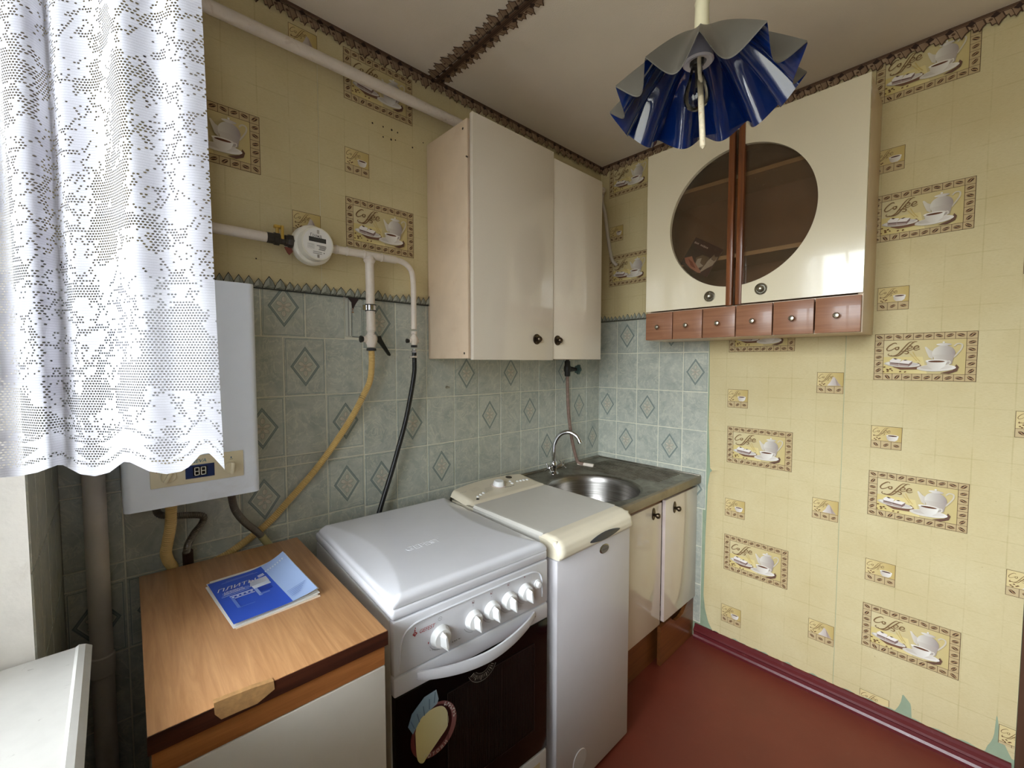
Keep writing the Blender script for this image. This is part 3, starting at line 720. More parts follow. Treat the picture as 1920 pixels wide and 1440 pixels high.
for q in (-.003, .003): A.line([(0, q), (1.6, q)], .002, (60, 40, 30))
trim('trim_3', art_mesh('trim', A, base=.001, to3=lambda a, b_, d: (-1.128+b_, -.012-a, CEIL-d)), (0, 0, 0))
def peak_border(L, seed):
    R = random.Random(seed); A = Art(); x = 0
    A.rect(0, L, 0, .006, (70, 72, 66))
    while x < L-.001:
        wd = R.uniform(.022, .036); h = R.uniform(.028, .042); x1 = min(L, x+wd)
        A.poly([(x-.003, .004), (x+wd*.2, h*.62), (x+wd*.5, h), (x+wd*.8, h*.66), (x1+.003, .004)], (52, 52, 46))
        A.poly([(x, .004), (x+wd*.21, h*.56), (x+wd*.5, h*.90), (x+wd*.79, h*.60), (x1, .004)], (178, 178, 164), (150, 152, 140))
        A.poly([(x+wd*.5, h*.84), (x+wd*.78, h*.54), (x1, .004), (x+wd*.55, .004)], (128, 132, 120), (150, 152, 140))
        A.poly([(x+wd*.15, .004), (x+wd*.5, h*.34), (x+wd*.9, .004)], (92, 96, 86), (176, 176, 160)); x = x1-.003 if x1 < L else L
    A.rect(0, L, 0, .0028, (58, 60, 54)); A.rect(0, L, .0052, .0066, (88, 90, 80))
    A.xform(lambda a, b_: (max(0, min(L, a)), b_))
    return A
trim('trim_4', art_mesh('trim', peak_border(1.05, 11), base=.0030), (-2.215, 0, 1.6045))
trim('trim_5', art_mesh('trim', peak_border(.637, 13), base=.0030), (0, 0, 1.612), (0, 0, -PI/2))

# skirting board along the right wall
prof = [(0, 0), (-.024, 0), (-.025, .012), (-.020, .020), (-.019, .034), (-.024, .040), (-.021, .048), (-.011, .056), (-.008, .066), (0, .068)]
structure('baseboard_right', MB().prism(prof, -1.640, -.60, 'XZ'), 'skirting_paint')

# ================================================================== GAS STOVE
st = thing('gas_stove', 'white gas stove with closed lid, five knobs and black oven door', 'stove', (-1.674, -.65, 0), math.radians(-3.0))
SWd, SD = .480, .575
MB().box(0, SWd, .018, SD, .03, .80, bev=.004).build('body', 'enamel_side', st)
# worktop tray
MB().box(-.002, SWd+.002, .0, SD, .803, .832, bev=.008, seg=3).build('worktop_rim', 'enamel_white', st)
# lid with sloping sides
def lidz(u, v):
    # v<0.06 and v>0.94, u<0.06 and u>0.94: skirt and rounded edge; inside: flat top with sloping side facets bounded by arcs
    def edge(t, L, r):
        """maps the parameter to (position, drop below the rim of the top)"""
        m = .08
        if t < m or t > 1-m:
            k = t/m if t < m else (1-t)/m
            if k < .4: d, dz = 0.0, r+.014*(1-k/.4)
            else: a = (k-.4)/.6*PI/2; d, dz = r*(1-math.cos(a)), r*(1-math.sin(a))
            p = d if t < m else L-d
        else: p = r+(L-2*r)*(t-m)/(1-2*m); dz = 0.0
        return p, dz
    x, d1 = edge(u, SWd-.004, .009); y, d2 = edge(v, SD-.022, .014)
    e = min(x, SWd-.004-x); sw = .014+.062*max(0, math.sin(PI*min(1, max(0, y/(SD-.022)))))**.8
    z = .8575-.011*max(0, 1-e/sw)
    return (x+.002, y+.001, max(.8315, z-max(d1, d2)))
lid = MB().grid(lidz, 120, 90)
nb = len(lid.v)
lid_o = lid.build('lid', 'enamel_white', st)
T = Matrix.Translation((.19, .21, .8570)) @ Matrix.Rotation(0.0, 4, 'Z')
MB().text('GEFEST', T, .034, 0.0, 0, .0012).build('embossed_name', 'enamel_white', st).parent = lid_o
# control panel with raised moulding
cp = MB().box(0, SWd, -.002, .02, .676, .803, bev=.005, seg=2)
cpo = cp.build('control_panel', 'enamel_white', st)
mould = [(.014, -.002, .686), (.014, -.003, .71), (.018, -.003, .745), (.026, -.003, .766), (.042, -.003, .778), (.075, -.003, .784), (.2, -.003, .786), (.38, -.003, .786), (.432, -.003, .780), (.452, -.003, .762), (.457, -.003, .72), (.457, -.002, .70)]
MB().tube(catmull(mould, 8), .0022, 6).build('moulding', 'enamel_white', st).parent = cpo
def knob(x, z, r, ang):
    mb = MB().lathe([(r*1.12, 0), (r*1.12, .004), (r, .008), (r*.98, .013), (r*.9, .016), (.001, .017)], (x, -.002, z), (0, -1, 0), 28)
    k = mb.build('knob', 'plastic_white', st)
    a = Matrix.Translation((x, -.002, z)) @ Matrix.Rotation(ang, 4, 'Y')
    g = MB(); P = [(-r*.42, -r*.55), (0, -r*1.12), (r*.42, -r*.55), (r*.36, r*.5), (0, r*.8), (-r*.36, r*.5)]
    vs = [a @ Vector((p, -.014, q)) for p, q in P]+[a @ Vector((p*.30, -.034, q*.86)) for p, q in P]
    g.add(vs, [(0, 1, 2, 3, 4, 5), (11, 10, 9, 8, 7, 6)]+[(i, 6+i, 6+(i+1) % 6, (i+1) % 6) for i in range(6)])
    sub('grip', g, 'plastic_white', k, st)
for x, z in ((.118, .725), (.214, .728), (.272, .731), (.330, .735), (.389, .738)): knob(x, z, .0215 if x > .15 else .0235, -.12)
MB().lathe([(.013, 0), (.013, .003), (.010, .004), (.0088, .004), (.0088, .010), (.007, .012), (.001, .0125)], (.437, -.002, .744), (0, -1, 0), 20).build('ignition_button', 'plastic_white', st)
# printed marks on the panel
A = Art(); RED = (176, 34, 44)
A.poly([(.046, .7575), (.052, .751), (.0585, .7575), (.052, .764)], RED); A.line([(.0495, .7575), (.052, .7605), (.0548, .7575), (.052, .7545)], .0011, (236, 232, 236)); A.poly([(.050, .764), (.052, .769), (.0545, .7645)], RED); A.ell(.0535, .7705, .0012, .0018, RED, n=8)
for x, z in ((.214, .773), (.272, .776), (.330, .779), (.389, .782)):
    A.frame(x-.0035, x+.0035, z-.0035, z+.0035, .0006, (150, 110, 110)); A.ell(x-.001, z-.0008, .0016, .0016, (120, 24, 34), n=8); A.ell(x, z-.0095, .0007, .0007, (60, 60, 60), n=6)
A.line([(.118+.0052*math.cos(a), .768+.0042*math.sin(a)) for a in [i*.5 for i in range(13)]], .0006, (90, 90, 90)); A.line([(.1155, .768), (.1205, .768)], .0007, (90, 90, 90))
for cx_, cz in ((.118, .725), (.214, .728), (.272, .731), (.330, .735), (.389, .738)):
    A.line([(cx_+.031*math.cos(a), cz+.031*math.sin(a)) for a in [-2.7+i*.15 for i in range(8)]], .0008, (120, 120, 120))
A.ell(.086, .722, .0012, .003, RED, n=8)
for k, q in enumerate((.004, .0045, .003, .0045, .001)): A.line([(.150+k*.0062, .696), (.150+k*.0062+q, .696)], .0024, (134, 132, 132))
for k in range(5): A.line([(.090+k*.006, .704-k*.002), (.091+k*.006, .701-k*.002)], .0006, (110, 110, 110))
tag(link('panel_print', art_mesh('panel_print', A, 'print_gloss', base=.0024, eps=.00004), cpo), kind='stuff')
TR = Matrix.Rotation(PI/2, 4, 'X')
MB().text('GEFEST', Matrix.Translation((.083, -.0026, .7575)) @ TR, .0125, .25).build('panel_name', simple('print_red', (176, 34, 44), .5), st).parent = cpo
# door: white head strip, bowed handle, black glass
door = MB().box(0, SWd, -.002, .018, .628, .674, bev=.004).build('door_head', 'enamel_white', st)
hp = catmull([(.055, -.002, .657), (.095, -.018, .652), (.165, -.034, .645), (.240, -.040, .642), (.315, -.034, .646), (.385, -.018, .653), (.425, -.002, .658)], 8)
h = MB(); n = len(hp); vs = []
for i, p in enumerate(hp):
    t = i/(n-1); k = .009+.005*math.sin(PI*t)
    for dy, dz in ((-.003, -k), (-.006, 0), (-.003, k), (.002, k), (.004, 0), (.002, -k)): vs.append((p.x, p.y+dy, p.z+dz))
fs = [(i*6+k, i*6+(k+1) % 6, i*6+6+(k+1) % 6, i*6+6+k) for i in range(n-1) for k in range(6)]
h.add(vs, fs, 0, True); h.build('door_handle', 'enamel_white', st)
for x in (.066, .424): MB().lathe([(.004, 0), (.004, .002), (.001, .0024)], (x, -.0035, .654), (0, -1, 0), 10).build('screw', 'chrome', st)
glass = MB().box(.002, SWd-.002, -.003, .018, .234, .628, bev=.002).build('oven_door', 'glass_black', st)
MB().box(.135, .425, -.0036, -.002, .315, .575).build('door_window', 'glass_window', st).parent = glass
A = Art()
gx, gz = .242, .602
arc = lambda r, a0, a1, k=26: [(gx+r*math.cos(a0+(a1-a0)*i/k), gz+r*math.sin(a0+(a1-a0)*i/k)) for i in range(k+1)]
A.poly(arc(.047, -2.75, -.42)+arc(.026, -.55, -2.6), (8, 8, 9)); A.line(arc(.047, -2.75, -.42), .0012, (150, 148, 140)); A.line(arc(.026, -2.5, -.6), .0010, (150, 148, 140))
for i in range(15):
    a = -2.65+i*.155; c, s_ = math.cos(a), math.sin(a); A.line([(gx+.031*c, gz+.031*s_), (gx+(.040 if i % 3 else .043)*c, gz+(.040 if i % 3 else .043)*s_)], .0022 if i % 3 == 0 else .0012, (186, 182, 170))
for i in range(46):
    x = .14+i*.0062; A.line([(x, .32), (x, .57)], .0004, (34, 28, 26))
for x in (.19, .26, .30): A.line([(x, .33), (x+.004, .56)], .0007, (44, 36, 33))
A.frame(.135, .425, .315, .575, .0012, (38, 33, 31))
link('door_print', art_mesh('door_print', A, 'print_gloss', base=.0040, eps=.00003), glass)
# round sticker: cream disc in a maroon ring under a pleated blue-grey cap
A = Art(); cx_, cz = .093, .512
A.ell(cx_+.006, cz-.008, .062, .064, (104, 44, 44), (156, 104, 104), n=40); A.ell(cx_+.004, cz-.004, .051, .055, (62, 20, 22), n=36)
A.poly([(p.x, p.y) for p in catmull([(cx_+a, cz+b_, 0) for a, b_ in ((-.044, .012), (-.036, .034), (-.006, .046), (.026, .040), (.042, .016), (.043, -.018), (.018, -.040), (-.012, -.062), (-.026, -.072), (-.040, -.052), (-.044, .012))], 5)][:-1], (226, 214, 150), (238, 230, 188))
A.poly([(cx_-.062, cz+.036), (cx_-.050, cz+.012), (cx_-.028, cz+.040), (cx_+.014, cz+.052), (cx_+.018, cz+.062), (cx_+.012, cz+.088), (cx_-.02, cz+.086), (cx_-.052, cz+.062)], (112, 142, 166), (160, 186, 204))
for i in range(5):
    t = i/4; A.line([(cx_-.046+.052*t, cz+.024+.034*t), (cx_-.055+.064*t, cz+.046+.038*t)], .0022, (84, 112, 138))
sk = art_mesh('sticker', A, 'print_gloss', base=.0046, eps=.00005); sko = link('sticker', sk, glass)
tm = MB()
for i, ch in enumerate('ГОТОВИ'):
    a = -2.05+i*.21; tm.text(ch, Matrix.Translation((cx_+.006+.0565*math.cos(a), -.0054, cz-.008+.058*math.sin(a))) @ TR @ Matrix.Rotation(a+PI/2, 4, 'Z'), .0115)
for i in range(7):
    a = 1.0-i*.15; mm = Matrix.Translation((cx_+.006+.0565*math.cos(a), -.0054, cz-.008+.058*math.sin(a))) @ Matrix.Rotation(-(a-PI/2), 4, 'Y'); tm.box(-.0028, -.0014, -.0001, .0001, -.004, .004, mat=mm).box(-.0012, .0022, -.0001, .0001, (-.004, .001, -.001)[i % 3], (-.001, .004, .001)[i % 3], mat=mm)
q = tm.build('sticker_lettering', 'paper_white', st); q.parent = glass; tag(q, kind='stuff')
dr = MB().box(.002, SWd-.002, -.002, .02, .05, .226, bev=.004).build('storage_drawer', 'enamel_white', st)
MB().box(.40, .45, -.0027, -.002, .16, .20).build('drawer_label', 'panel_beige', st).parent = dr
for x in (.03, SWd-.03):
    for y in (.05, SD-.05): MB().lathe([(.018, 0), (.018, .01), (.012, .014), (.012, .032)], (x, y, 0), (0, 0, 1), 12).build('foot', 'rubber_black', st)

# ================================================================== WASHING MACHINE
wm = thing('washing_machine', 'narrow white top-loading washing machine with cream lid between stove and sink', 'washing machine', (-1.163, -.69, 0))
WW, WD = .400, .595
MB().box(0, WW, .004, WD, .012, .788, bev=.006, seg=2).build('body', 'washer_body', wm)
for x in (.04, WW-.04):
    for y in (.05, WD-.05): MB().lathe([(.02, 0), (.02, .014)], (x, y, 0), (0, 0, 1), 12).build('foot', 'rubber_black', wm)
# lid: bullnose front + flat top
def wl(u, v):
    P = [(.004, .791), (-.006, .793), (-.011, .800), (-.012, .814), (-.008, .832), (.006, .846), (.030, .8535), (.060, .855)]
    t = v*(len(P)-1); i = min(len(P)-2, int(t)); f = t-i
    y = P[i][0]+(P[i+1][0]-P[i][0])*f; z = P[i][1]+(P[i+1][1]-P[i][1])*f
    e = min(u, 1-u)*WW; r = .022
    if e < r:
        k = 1-math.sqrt(max(0, 1-((r-e)/r)**2)); y += k*.020*max(0, min(1, (z-.79)/.03)); z -= k*.012*max(0, min(1, (z-.80)/.05))
    return (u*WW, y, z)
wlm = MB().grid(wl, 64, 28).box(.004, WW-.004, .01, .06, .79, .845)
for uu in (0, 1): wlm.add([wl(uu, j/28) for j in range(29)]+[(uu*WW, .06, .79)], [tuple(range(30))])
wlm.build('lid_front', 'plastic_cream', wm, fix=False)
def wt(u, v):
    e = min(u, 1-u)*WW; y = .058+v*.352+(.012*max(0, 1-e/.02) if v < .02 else 0); z = .8552+.003*v-(.010*max(0, 1-e/.010)**2)
    return (u*WW, y, z)
MB().grid(wt, 60, 10).box(.002, WW-.002, .06, .41, .788, .845).build('lid_top', 'washer_top', wm, fix=False)
def wp(u, v):
    bow = math.sin(PI*u)**.8; yb = .548+.030*bow; yf = .408; zt = .877+.006*bow
    e = min(u, 1-u)*WW; dz = .020*max(0, 1-e/.022)**2
    if v < .10: t = v/.10; y = yf+t*.020; z = .853+t*.010
    elif v < .75: t = (v-.10)/.65; y = yf+.020+t*(yb-yf-.020); z = .863+t*(zt-.863)
    else: t = (v-.75)/.25; y = yb+.016*math.sin(t*PI/2); z = zt-.090*(1-math.cos(t*PI/2))
    return (u*WW, y, z-dz*min(1, v*4))
cpw = MB().grid(wp, 48, 40).box(.003, WW-.003, .41, .545, .787, .845).build('control_panel', 'plastic_cream', wm, fix=False)
def pan(x, y):   # height of the sloping panel
    u = x/WW; bow = math.sin(PI*u)**.8; yb = .548+.030*bow; t = max(0, min(1, (y-.428)/(yb-.428))); return .863+t*(.014+.006*bow)
kb = MB().lathe([(.024, 0), (.024, .006), (.021, .018), (.018, .021), (.001, .0215)], (.205, .50, pan(.205, .5)-.001), (0, -.12, 1), 28).build('dial', 'plastic_white', wm)
sub('dial_ring', MB().lathe([(.029, 0), (.029, .0016)], (.205, .50, pan(.205, .5)), (0, -.12, 1), 28), 'edge_pinkish', kb, wm)
for x, y in ((.060, .455), (.080, .463), (.100, .470), (.268, .487), (.275, .507), (.304, .492), (.322, .491), (.339, .489), (.356, .486)):
    MB().lathe([(.0062, 0), (.0062, .002), (.0045, .0035), (.0005, .004)], (x, y, pan(x, y)), (0, -.12, 1), 12).build('button', 'plastic_white', wm)
MB().lathe([(.006, 0), (.006, .0016), (.0042, .0017), (.0042, .0008)], (.045, .438, pan(.045, .438)), (0, -.1, 1), 14).build('start_button', 'steel_dark', wm)
MB().lathe([(.0145, 0), (.0145, .0012), (.0005, .0014)], (.305, .548, pan(.305, .548)-.0005), (0, -.12, 1), 20).build('round_badge', 'bronze', wm)
A = Art()
for i in range(12):
    a = PI*.08+i*PI*.077; A.line([(.205+.034*math.cos(a), .50+.030*math.sin(a)), (.205+.038*math.cos(a), .50+.034*math.sin(a))], .0012, (110, 104, 98))
for i in range(5): A.line([(.13-.005*i, .50-i*.0075), (.168-.003*i, .505-i*.0075)], .0009, (140, 132, 122)); A.line([(.07, .524-i*.007), (.115, .531-i*.007)], .0007, (170, 160, 146))
for i in range(3): A.line([(.248, .516-i*.006), (.262, .517-i*.006)], .0009, (140, 132, 122))
for i in range(4): A.ell(.304+.0175*i, .503-.001*i, .0012, .0012, (120, 110, 100), n=6)
for i in range(3): A.ell(.060+.02*i, .468+.008*i, .0011, .0011, (90, 80, 74), n=6)
for i in range(4): A.line([(.02+i*.008, .515), (.026+i*.008, .516)], .0022, (176, 172, 164))
tag(link('panel_print', art_mesh('panel_print', A, base=.0, eps=.00004, to3=lambda a, b_, d: (a, b_, pan(a, b_)+.0005+d)), cpw), kind='stuff')
MB().text('Whirlpool', Matrix.Translation((.235, .468, pan(.235, .468)+.0008)) @ Matrix.Rotation(.12, 4, 'X'), .0125, .3).build('panel_name', simple('print_dark', (52, 48, 46), .5), wm).parent = cpw
# dark finger grip under the bullnose and oval badge
g = MB(); cxx, czz = .222, .812; n = 24
def lens(k, d): return [(cxx+.085*k*math.cos(2*PI*i/n), -.0118-d-.0015*math.cos(2*PI*i/n)**2, czz+.0135*k*math.sin(2*PI*i/n)*(1-.35*math.cos(2*PI*i/n)**2)) for i in range(n)]
g.add(lens(1, 0)+lens(.9, .0016), [(i, (i+1) % n, n+(i+1) % n, n+i) for i in range(n)]+[tuple(range(n, 2*n))], 0, True)
g.build('lid_grip', 'glove_grey', wm)
bd = MB().lathe([(.018, 0), (.018, .002), (.0155, .004), (.001, .0042)], (0, 0, 0), (0, -1, 0), 30)
bd.v = [(.238+x*1.45, .004+y, .757+z*.85) for x, y, z in bd.v]; bo = bd.build('badge', 'nickel', wm)
fc = MB().lathe([(.0145, 0), (.0145, .0006)], (0, 0, 0), (0, -1, 0), 30); fc.v = [(.238+x*1.45, -.0001+y, .757+z*.85) for x, y, z in fc.v]; sub('badge_face', fc, simple('badge_grey', (120, 116, 112), .4, .4), bo, wm)
sub('badge_name', MB().text('Whirlpool', Matrix.Translation((.238, -.0011, .757)) @ TR, .0082, .3), 'print_dark', bo, wm)
MB().lathe([(.034, 0), (.034, .0015), (.033, .0025), (.001, .0026)], (.115, .004, .098), (0, -1, 0), 32).build('filter_cover', 'washer_body', wm)

# ================================================================== SINK TOP, CABINET, TAP
sk = wthing('sink', 'stained stainless steel sink top with round bowl and ridged drainer', 'sink', (-.38, -.30, .78))
cx_, cy_, rb = -.545, -.363, .203; X0, X1, Y0, Y1 = -.760, -.004, -.612, -.005; ZT = .822
mb = MB(); n = 72; ci = []; ro = []
for i in range(n):
    a = 2*PI*i/n; c, s_ = math.cos(a), math.sin(a); ci.append((cx_+rb*c, cy_+rb*s_, ZT-.004))
    t = min([((X1-cx_)/c) if c > 1e-9 else 9, ((X0-cx_)/c) if c < -1e-9 else 9, ((Y1-cy_)/s_) if s_ > 1e-9 else 9, ((Y0-cy_)/s_) if s_ < -1e-9 else 9])
    ro.append([cx_+t*c, cy_+t*s_, ZT])
for X, Y in ((X0, Y0), (X0, Y1), (X1, Y0), (X1, Y1)):
    q = min(ro, key=lambda p: (p[0]-X)**2+(p[1]-Y)**2); q[0], q[1] = X, Y
c2 = [(cx_+(rb+.012)*math.cos(2*PI*i/n), cy_+(rb+.012)*math.sin(2*PI*i/n), ZT) for i in range(n)]
mb.add(ci+c2+ro, [(i, (i+1) % n, n+(i+1) % n, n+i) for i in range(n)]+[(n+i, n+(i+1) % n, 2*n+(i+1) % n, 2*n+i) for i in range(n)])
wpart('worktop', mb, 'steel_sink', sk)
wpart('front_edge', MB().box(X0, X1, Y0-.004, Y0+.018, .786, ZT+.001, bev=.004), simple('steel_edge', (150, 138, 116), .45, .55, var=.15, dirt=(110, 96, 74)), sk)
wpart('back_edge', MB().box(X0, X1, Y1-.012, Y1+.003, .79, ZT+.006, bev=.002).box(X1-.010, X1+.002, Y0, Y1, .79, ZT+.004, bev=.002), 'steel_sink', sk)
prof = [(rb+.004, 0), (rb-.002, -.006), (rb-.008, -.03), (rb-.014, -.09), (rb-.035, -.135), (rb-.09, -.15), (.03, -.155), (.0005, -.155)]
bwl = MB().lathe(prof, (cx_, cy_, ZT-.002), (0, 0, 1), 64); bwl.f.pop(-2); bwl.m.pop(); bwl.sm.pop()
wpart('bowl', bwl, 'steel_basin', sk)
wpart('drain', MB().lathe([(.028, 0), (.028, .003), (.018, .004), (.016, .001)], (cx_, cy_, ZT-.1565), (0, 0, 1), 24), 'chrome', sk)
rg = MB()
for i in range(11):
    x = -.305+i*.0245; ya, yb = -.105-.012*math.sin(i), -.515+.01*math.sin(i*2)
    ya, yb = -.10, -.53+(.10 if i < 2 else 0)
    rg.tube([(x, ya, ZT-.004), (x, ya-.02, ZT-.0005), (x, yb+.02, ZT-.0005), (x, yb, ZT-.004)], .0058, 10)
wpart('drainer_ridges', rg, 'steel_sink', sk)
sc = wthing('sink_cabinet', 'cream two-door cabinet under the steel sink with brown plinth', 'cabinet', (-.37, -.3, 0))
wpart('body', MB().box(-.755, -.74, -.565, -.02, .0, .785).box(-.020, -.004, -.565, -.02, .0, .785).box(-.74, -.02, -.03, -.02, .06, .785).box(-.74, -.02, -.52, -.03, .19, .205), 'cabinet_side', sc)
wpart('top_rail', MB().box(-.755, -.004, -.572, -.55, .755, .786), 'wood_rail', sc)
def plate_knob(root, door, x, y, z, tall=.027):
    p = MB().lathe([(.0135, 0), (.0135, .0025), (.011, .004), (.009, .0035)], (0, 0, 0), (0, -1, 0), 24); p.v = [(x+a, y+b_, z+c*tall/.0135) for a, b_, c in p.v]
    wpart('knob_plate', p, 'bronze', root, door)
    wpart('knob', MB().lathe([(.006, 0), (.006, .010), (.010, .016), (.0125, .022), (.010, .029), (.004, .032), (.0005, .0325)], (x, y, z-.003), (0, -1, 0), 20), 'bronze', root, door)
d1 = wpart('door', MB().box(-.745, -.338, -.585, -.569, .196, .757, bev=.0015), 'laminate_cream', sc)
d2 = wpart('door', MB().box(-.325, -.004, -.597, -.581, .206, .765, bev=.0015), 'laminate_cream', sc)
wpart('door_edge', MB().box(-.3255, -.3245, -.5965, -.5815, .207, .764), 'edge_pinkish', sc, d2)
plate_knob(sc, d1, -.412, -.585, .722); plate_knob(sc, d2, -.243, -.597, .716)
wpart('plinth', MB().box(-.74, -.02, -.548, -.53, .0, .19), 'wood_kick', sc)
# loose front board leaning against the plinth, with a hand-hold cut out of its top edge
pts = [(-.335, .001), (.0, .001), (.0, .185), (-.010, .205), (-.05, .206), (-.085, .182), (-.115, .158), (-.15, .150), (-.19, .152), (-.215, .165), (-.235, .183), (-.30, .184), (-.335, .181)]
lb = MB().prism(pts, -.588, -.572, 'XZ')
single('loose_plinth_board', lb, 'wood_kick', 'glossy brown board with wavy cut-out leaning against the sink cabinet plinth', 'board', (-.17, -.58, 0))
tp = wthing('kitchen_tap', 'chrome swan-neck tap with two cross handles on the steel sink', 'tap', (-.50, -.088, .822))
wpart('base', MB().lathe([(.026, 0), (.026, .004), (.020, .010), (.016, .014), (.016, .03), (.019, .04), (.017, .056), (.012, .064), (.0005, .065)], (-.50, -.088, .820), (0, 0, 1), 24), 'chrome', tp)
spd = Vector((.42, -.90, 0)).normalized(); b0 = Vector((-.50, -.088, .88))
sp = catmull([b0, b0+Vector((0, 0, .05)), b0+Vector((0, 0, .10))+spd*.006, b0+Vector((0, 0, .142))+spd*.034, b0+Vector((0, 0, .155))+spd*.075, b0+Vector((0, 0, .137))+spd*.115, b0+Vector((0, 0, .105))+spd*.134], 8)
wpart('spout', MB().tube(sp, .0095, 14, rf=lambda t: .0105 if t < .93 else .012), 'chrome', tp)
for sgn in (-1, 1):
    dv = Vector((sgn*.90, -.25, .34)).normalized(); c0 = Vector((-.50, -.088, .842))
    hd = wpart('handle', MB().lathe([(.011, .005), (.012, .03), (.014, .034), (.012, .052), (.008, .056), (.008, .064), (.0005, .066)], c0, dv, 16), 'chrome', tp)
    e1 = dv.cross(Vector((0, 0, 1))).normalized(); e2 = dv.cross(e1); cc = c0+dv*.058
    for k in range(4):
        a = PI/4+k*PI/2; q = e1*math.cos(a)+e2*math.sin(a)
        wpart('cross_arm', MB().tube([cc, cc+q*.022], .0028, 8).lathe([(.0005, -.0048), (.0034, -.0035), (.0048, 0), (.0034, .0035), (.0005, .0048)], cc+q*.024, q, 10), 'chrome', tp, hd)

# old water pipe with stop valve in the corner
cw = wthing('water_pipe', 'old brownish copper pipe with black stop valve above the sink', 'pipe', (-.35, -.055, .822))
pp = catmull([(-.352, -.05, 1.31), (-.350, -.052, 1.20), (-.343, -.055, 1.09), (-.318, -.058, .96), (-.288, -.062, .865), (-.279, -.072, .838), (-.272, -.10, .833)], 8)
wpart('pipe', MB().tube(pp, .0088, 12), 'copper_old', cw)
wpart('white_end', MB().tube([(-.279, -.066, .833), (-.268, -.105, .832), (-.252, -.150, .829)], .0092, 12, rf=lambda t: .0085+.002*t), 'paint_chipped', cw)
wpart('upper_pipe', MB().tube([(-.352, -.05, 1.385), (-.352, -.05, 1.42), (-.352, -.012, 1.46)], .010, 12), 'iron_black', cw)
vb = wpart('valve_body', MB().lathe([(.012, 0), (.015, .004), (.015, .022), (.019, .03), (.019, .05), (.015, .058), (.015, .078), (.012, .082)], (-.352, -.05, 1.306), (0, 0, 1), 16).tube([(-.352, -.05, 1.346), (-.318, -.062, 1.343), (-.300, -.068, 1.342)], .012, 12, rf=lambda t: .016-.008*t), 'iron_black', cw)
hv = MB(); ax = Vector((.93, -.35, -.05)).normalized(); hc = Vector((-.296, -.0695, 1.342)); e1 = ax.cross(Vector((0, 0, 1))).normalized(); e2 = ax.cross(e1); n = 30; vs = []
for d in (0, .012):
    for i in range(n):
        a = 2*PI*i/n; r = .024+.0035*math.cos(5*a); vs.append(hc+ax*d+(e1*math.cos(a)+e2*math.sin(a))*r)
hv.add(vs, [tuple(range(n)), tuple(reversed(range(n, 2*n)))]+[(i, n+i, n+(i+1) % n, (i+1) % n) for i in range(n)])
wpart('valve_wheel', hv, 'valve_green', cw, vb)

# ================================================================== WALL CABINET ON THE LEFT WALL (two doors)
ca = wthing('wall_cabinet', 'cream two-door wall cabinet with bronze knobs above the washing machine', 'cabinet', (-.78, -.14, 1.393))
XA, XM, XB, ZA, ZB, YF = -1.170, -.742, -.392, 1.393, 2.236, -.280
wpart('side_panel', MB().box(XA, XA+.018, YF+.014, -.003, ZA, ZB, bev=.0025), 'cabinet_side', ca)
wpart('side_panel', MB().box(XB-.018, XB, YF+.006, -.003, ZA, ZB, bev=.0015), 'cabinet_side', ca)
wpart('carcass', MB().box(XA+.018, XB-.018, YF+.012, -.004, ZA+.004, ZA+.02).box(XA+.018, XB-.018, YF+.012, -.004, ZB-.02, ZB-.002).box(XA+.018, XB-.018, -.010, -.004, ZA+.02, ZB-.02), 'cabinet_side', ca)
a1 = wpart('door', MB().box(XA+.002, XM, YF-.014, YF+.003, ZA-.005, ZB+.012, bev=.0025), 'laminate_cream', ca)
a2 = wpart('door', MB().box(XM+.004, XB, YF-.008, YF+.006, ZA, ZB-.008, bev=.0015), 'laminate_cream', ca)
def round_knob(root, door, x, y, z):
    wpart('knob_plate', MB().lathe([(.021, 0), (.021, .003), (.018, .005), (.014, .004), (.012, .003)], (x, y, z), (0, -1, 0), 28), 'bronze', root, door)
    wpart('knob', MB().lathe([(.006, 0), (.006, .008), (.011, .014), (.012, .019), (.008, .024), (.0005, .025)], (x, y, z), (0, -1, 0), 20), 'bronze', root, door)
round_knob(ca, a1, -.843, YF-.014, 1.473); round_knob(ca, a2, -.708, YF-.008, 1.473)
for p in ((-1.1715, -.243, 2.206), (-1.1715, -.245, 1.412), (-1.1715, -.268, 2.10), (-1.1715, -.262, 2.104)):
    wpart('screw', MB().lathe([(.0045 if p[1] > -.26 else .003, 0), (.003, .0012)], p, (1, 0, 0), 10), 'bronze', ca)  # dark bronze discs stand in for the shade inside open screw holes

# ================================================================== WALL CABINET ON THE RIGHT WALL (round opening, six drawers)
cb = wthing('display_cabinet', 'ivory wall cabinet with round glazed opening above six small wooden drawers', 'cabinet', (-.12, -.845, 1.48))
XF, YL, YR, ZC, ZD, ZM = -.232, -.442, -1.245, 1.482, 2.334, 1.610
wpart('side_panel', MB().box(XF, -.003, YL-.016, YL, ZC, ZD, bev=.0015), 'cabinet_side', cb)
wpart('side_panel', MB().box(XF, -.003, YR, YR+.016, ZC, ZD, bev=.0015), 'cabinet_side', cb)
wpart('top_panel', MB().box(XF, -.003, YR+.016, YL-.016, ZD-.018, ZD-.001), 'cabinet_side', cb)
wpart('bottom_panel', MB().box(XF, -.003, YR+.016, YL-.016, ZC+.001, ZC+.014).box(XF, -.003, YR+.016, YL-.016, ZM-.010, ZM+.002), 'cabinet_side', cb)
wpart('back_panel', MB().box(-.010, -.004, YR+.016, YL-.016, ZC+.014, ZD-.018), 'cab_inside', cb)
wpart('shelf', MB().box(XF+.022, -.010, YR+.016, YL-.016, 1.812, 1.828), 'shelf_board', cb)
wpart('shelf', MB().box(XF+.022, -.010, YR+.016, YL-.016, 2.130, 2.146), 'shelf_board', cb)
cyc, czc, rc = -.832, 1.966, .277
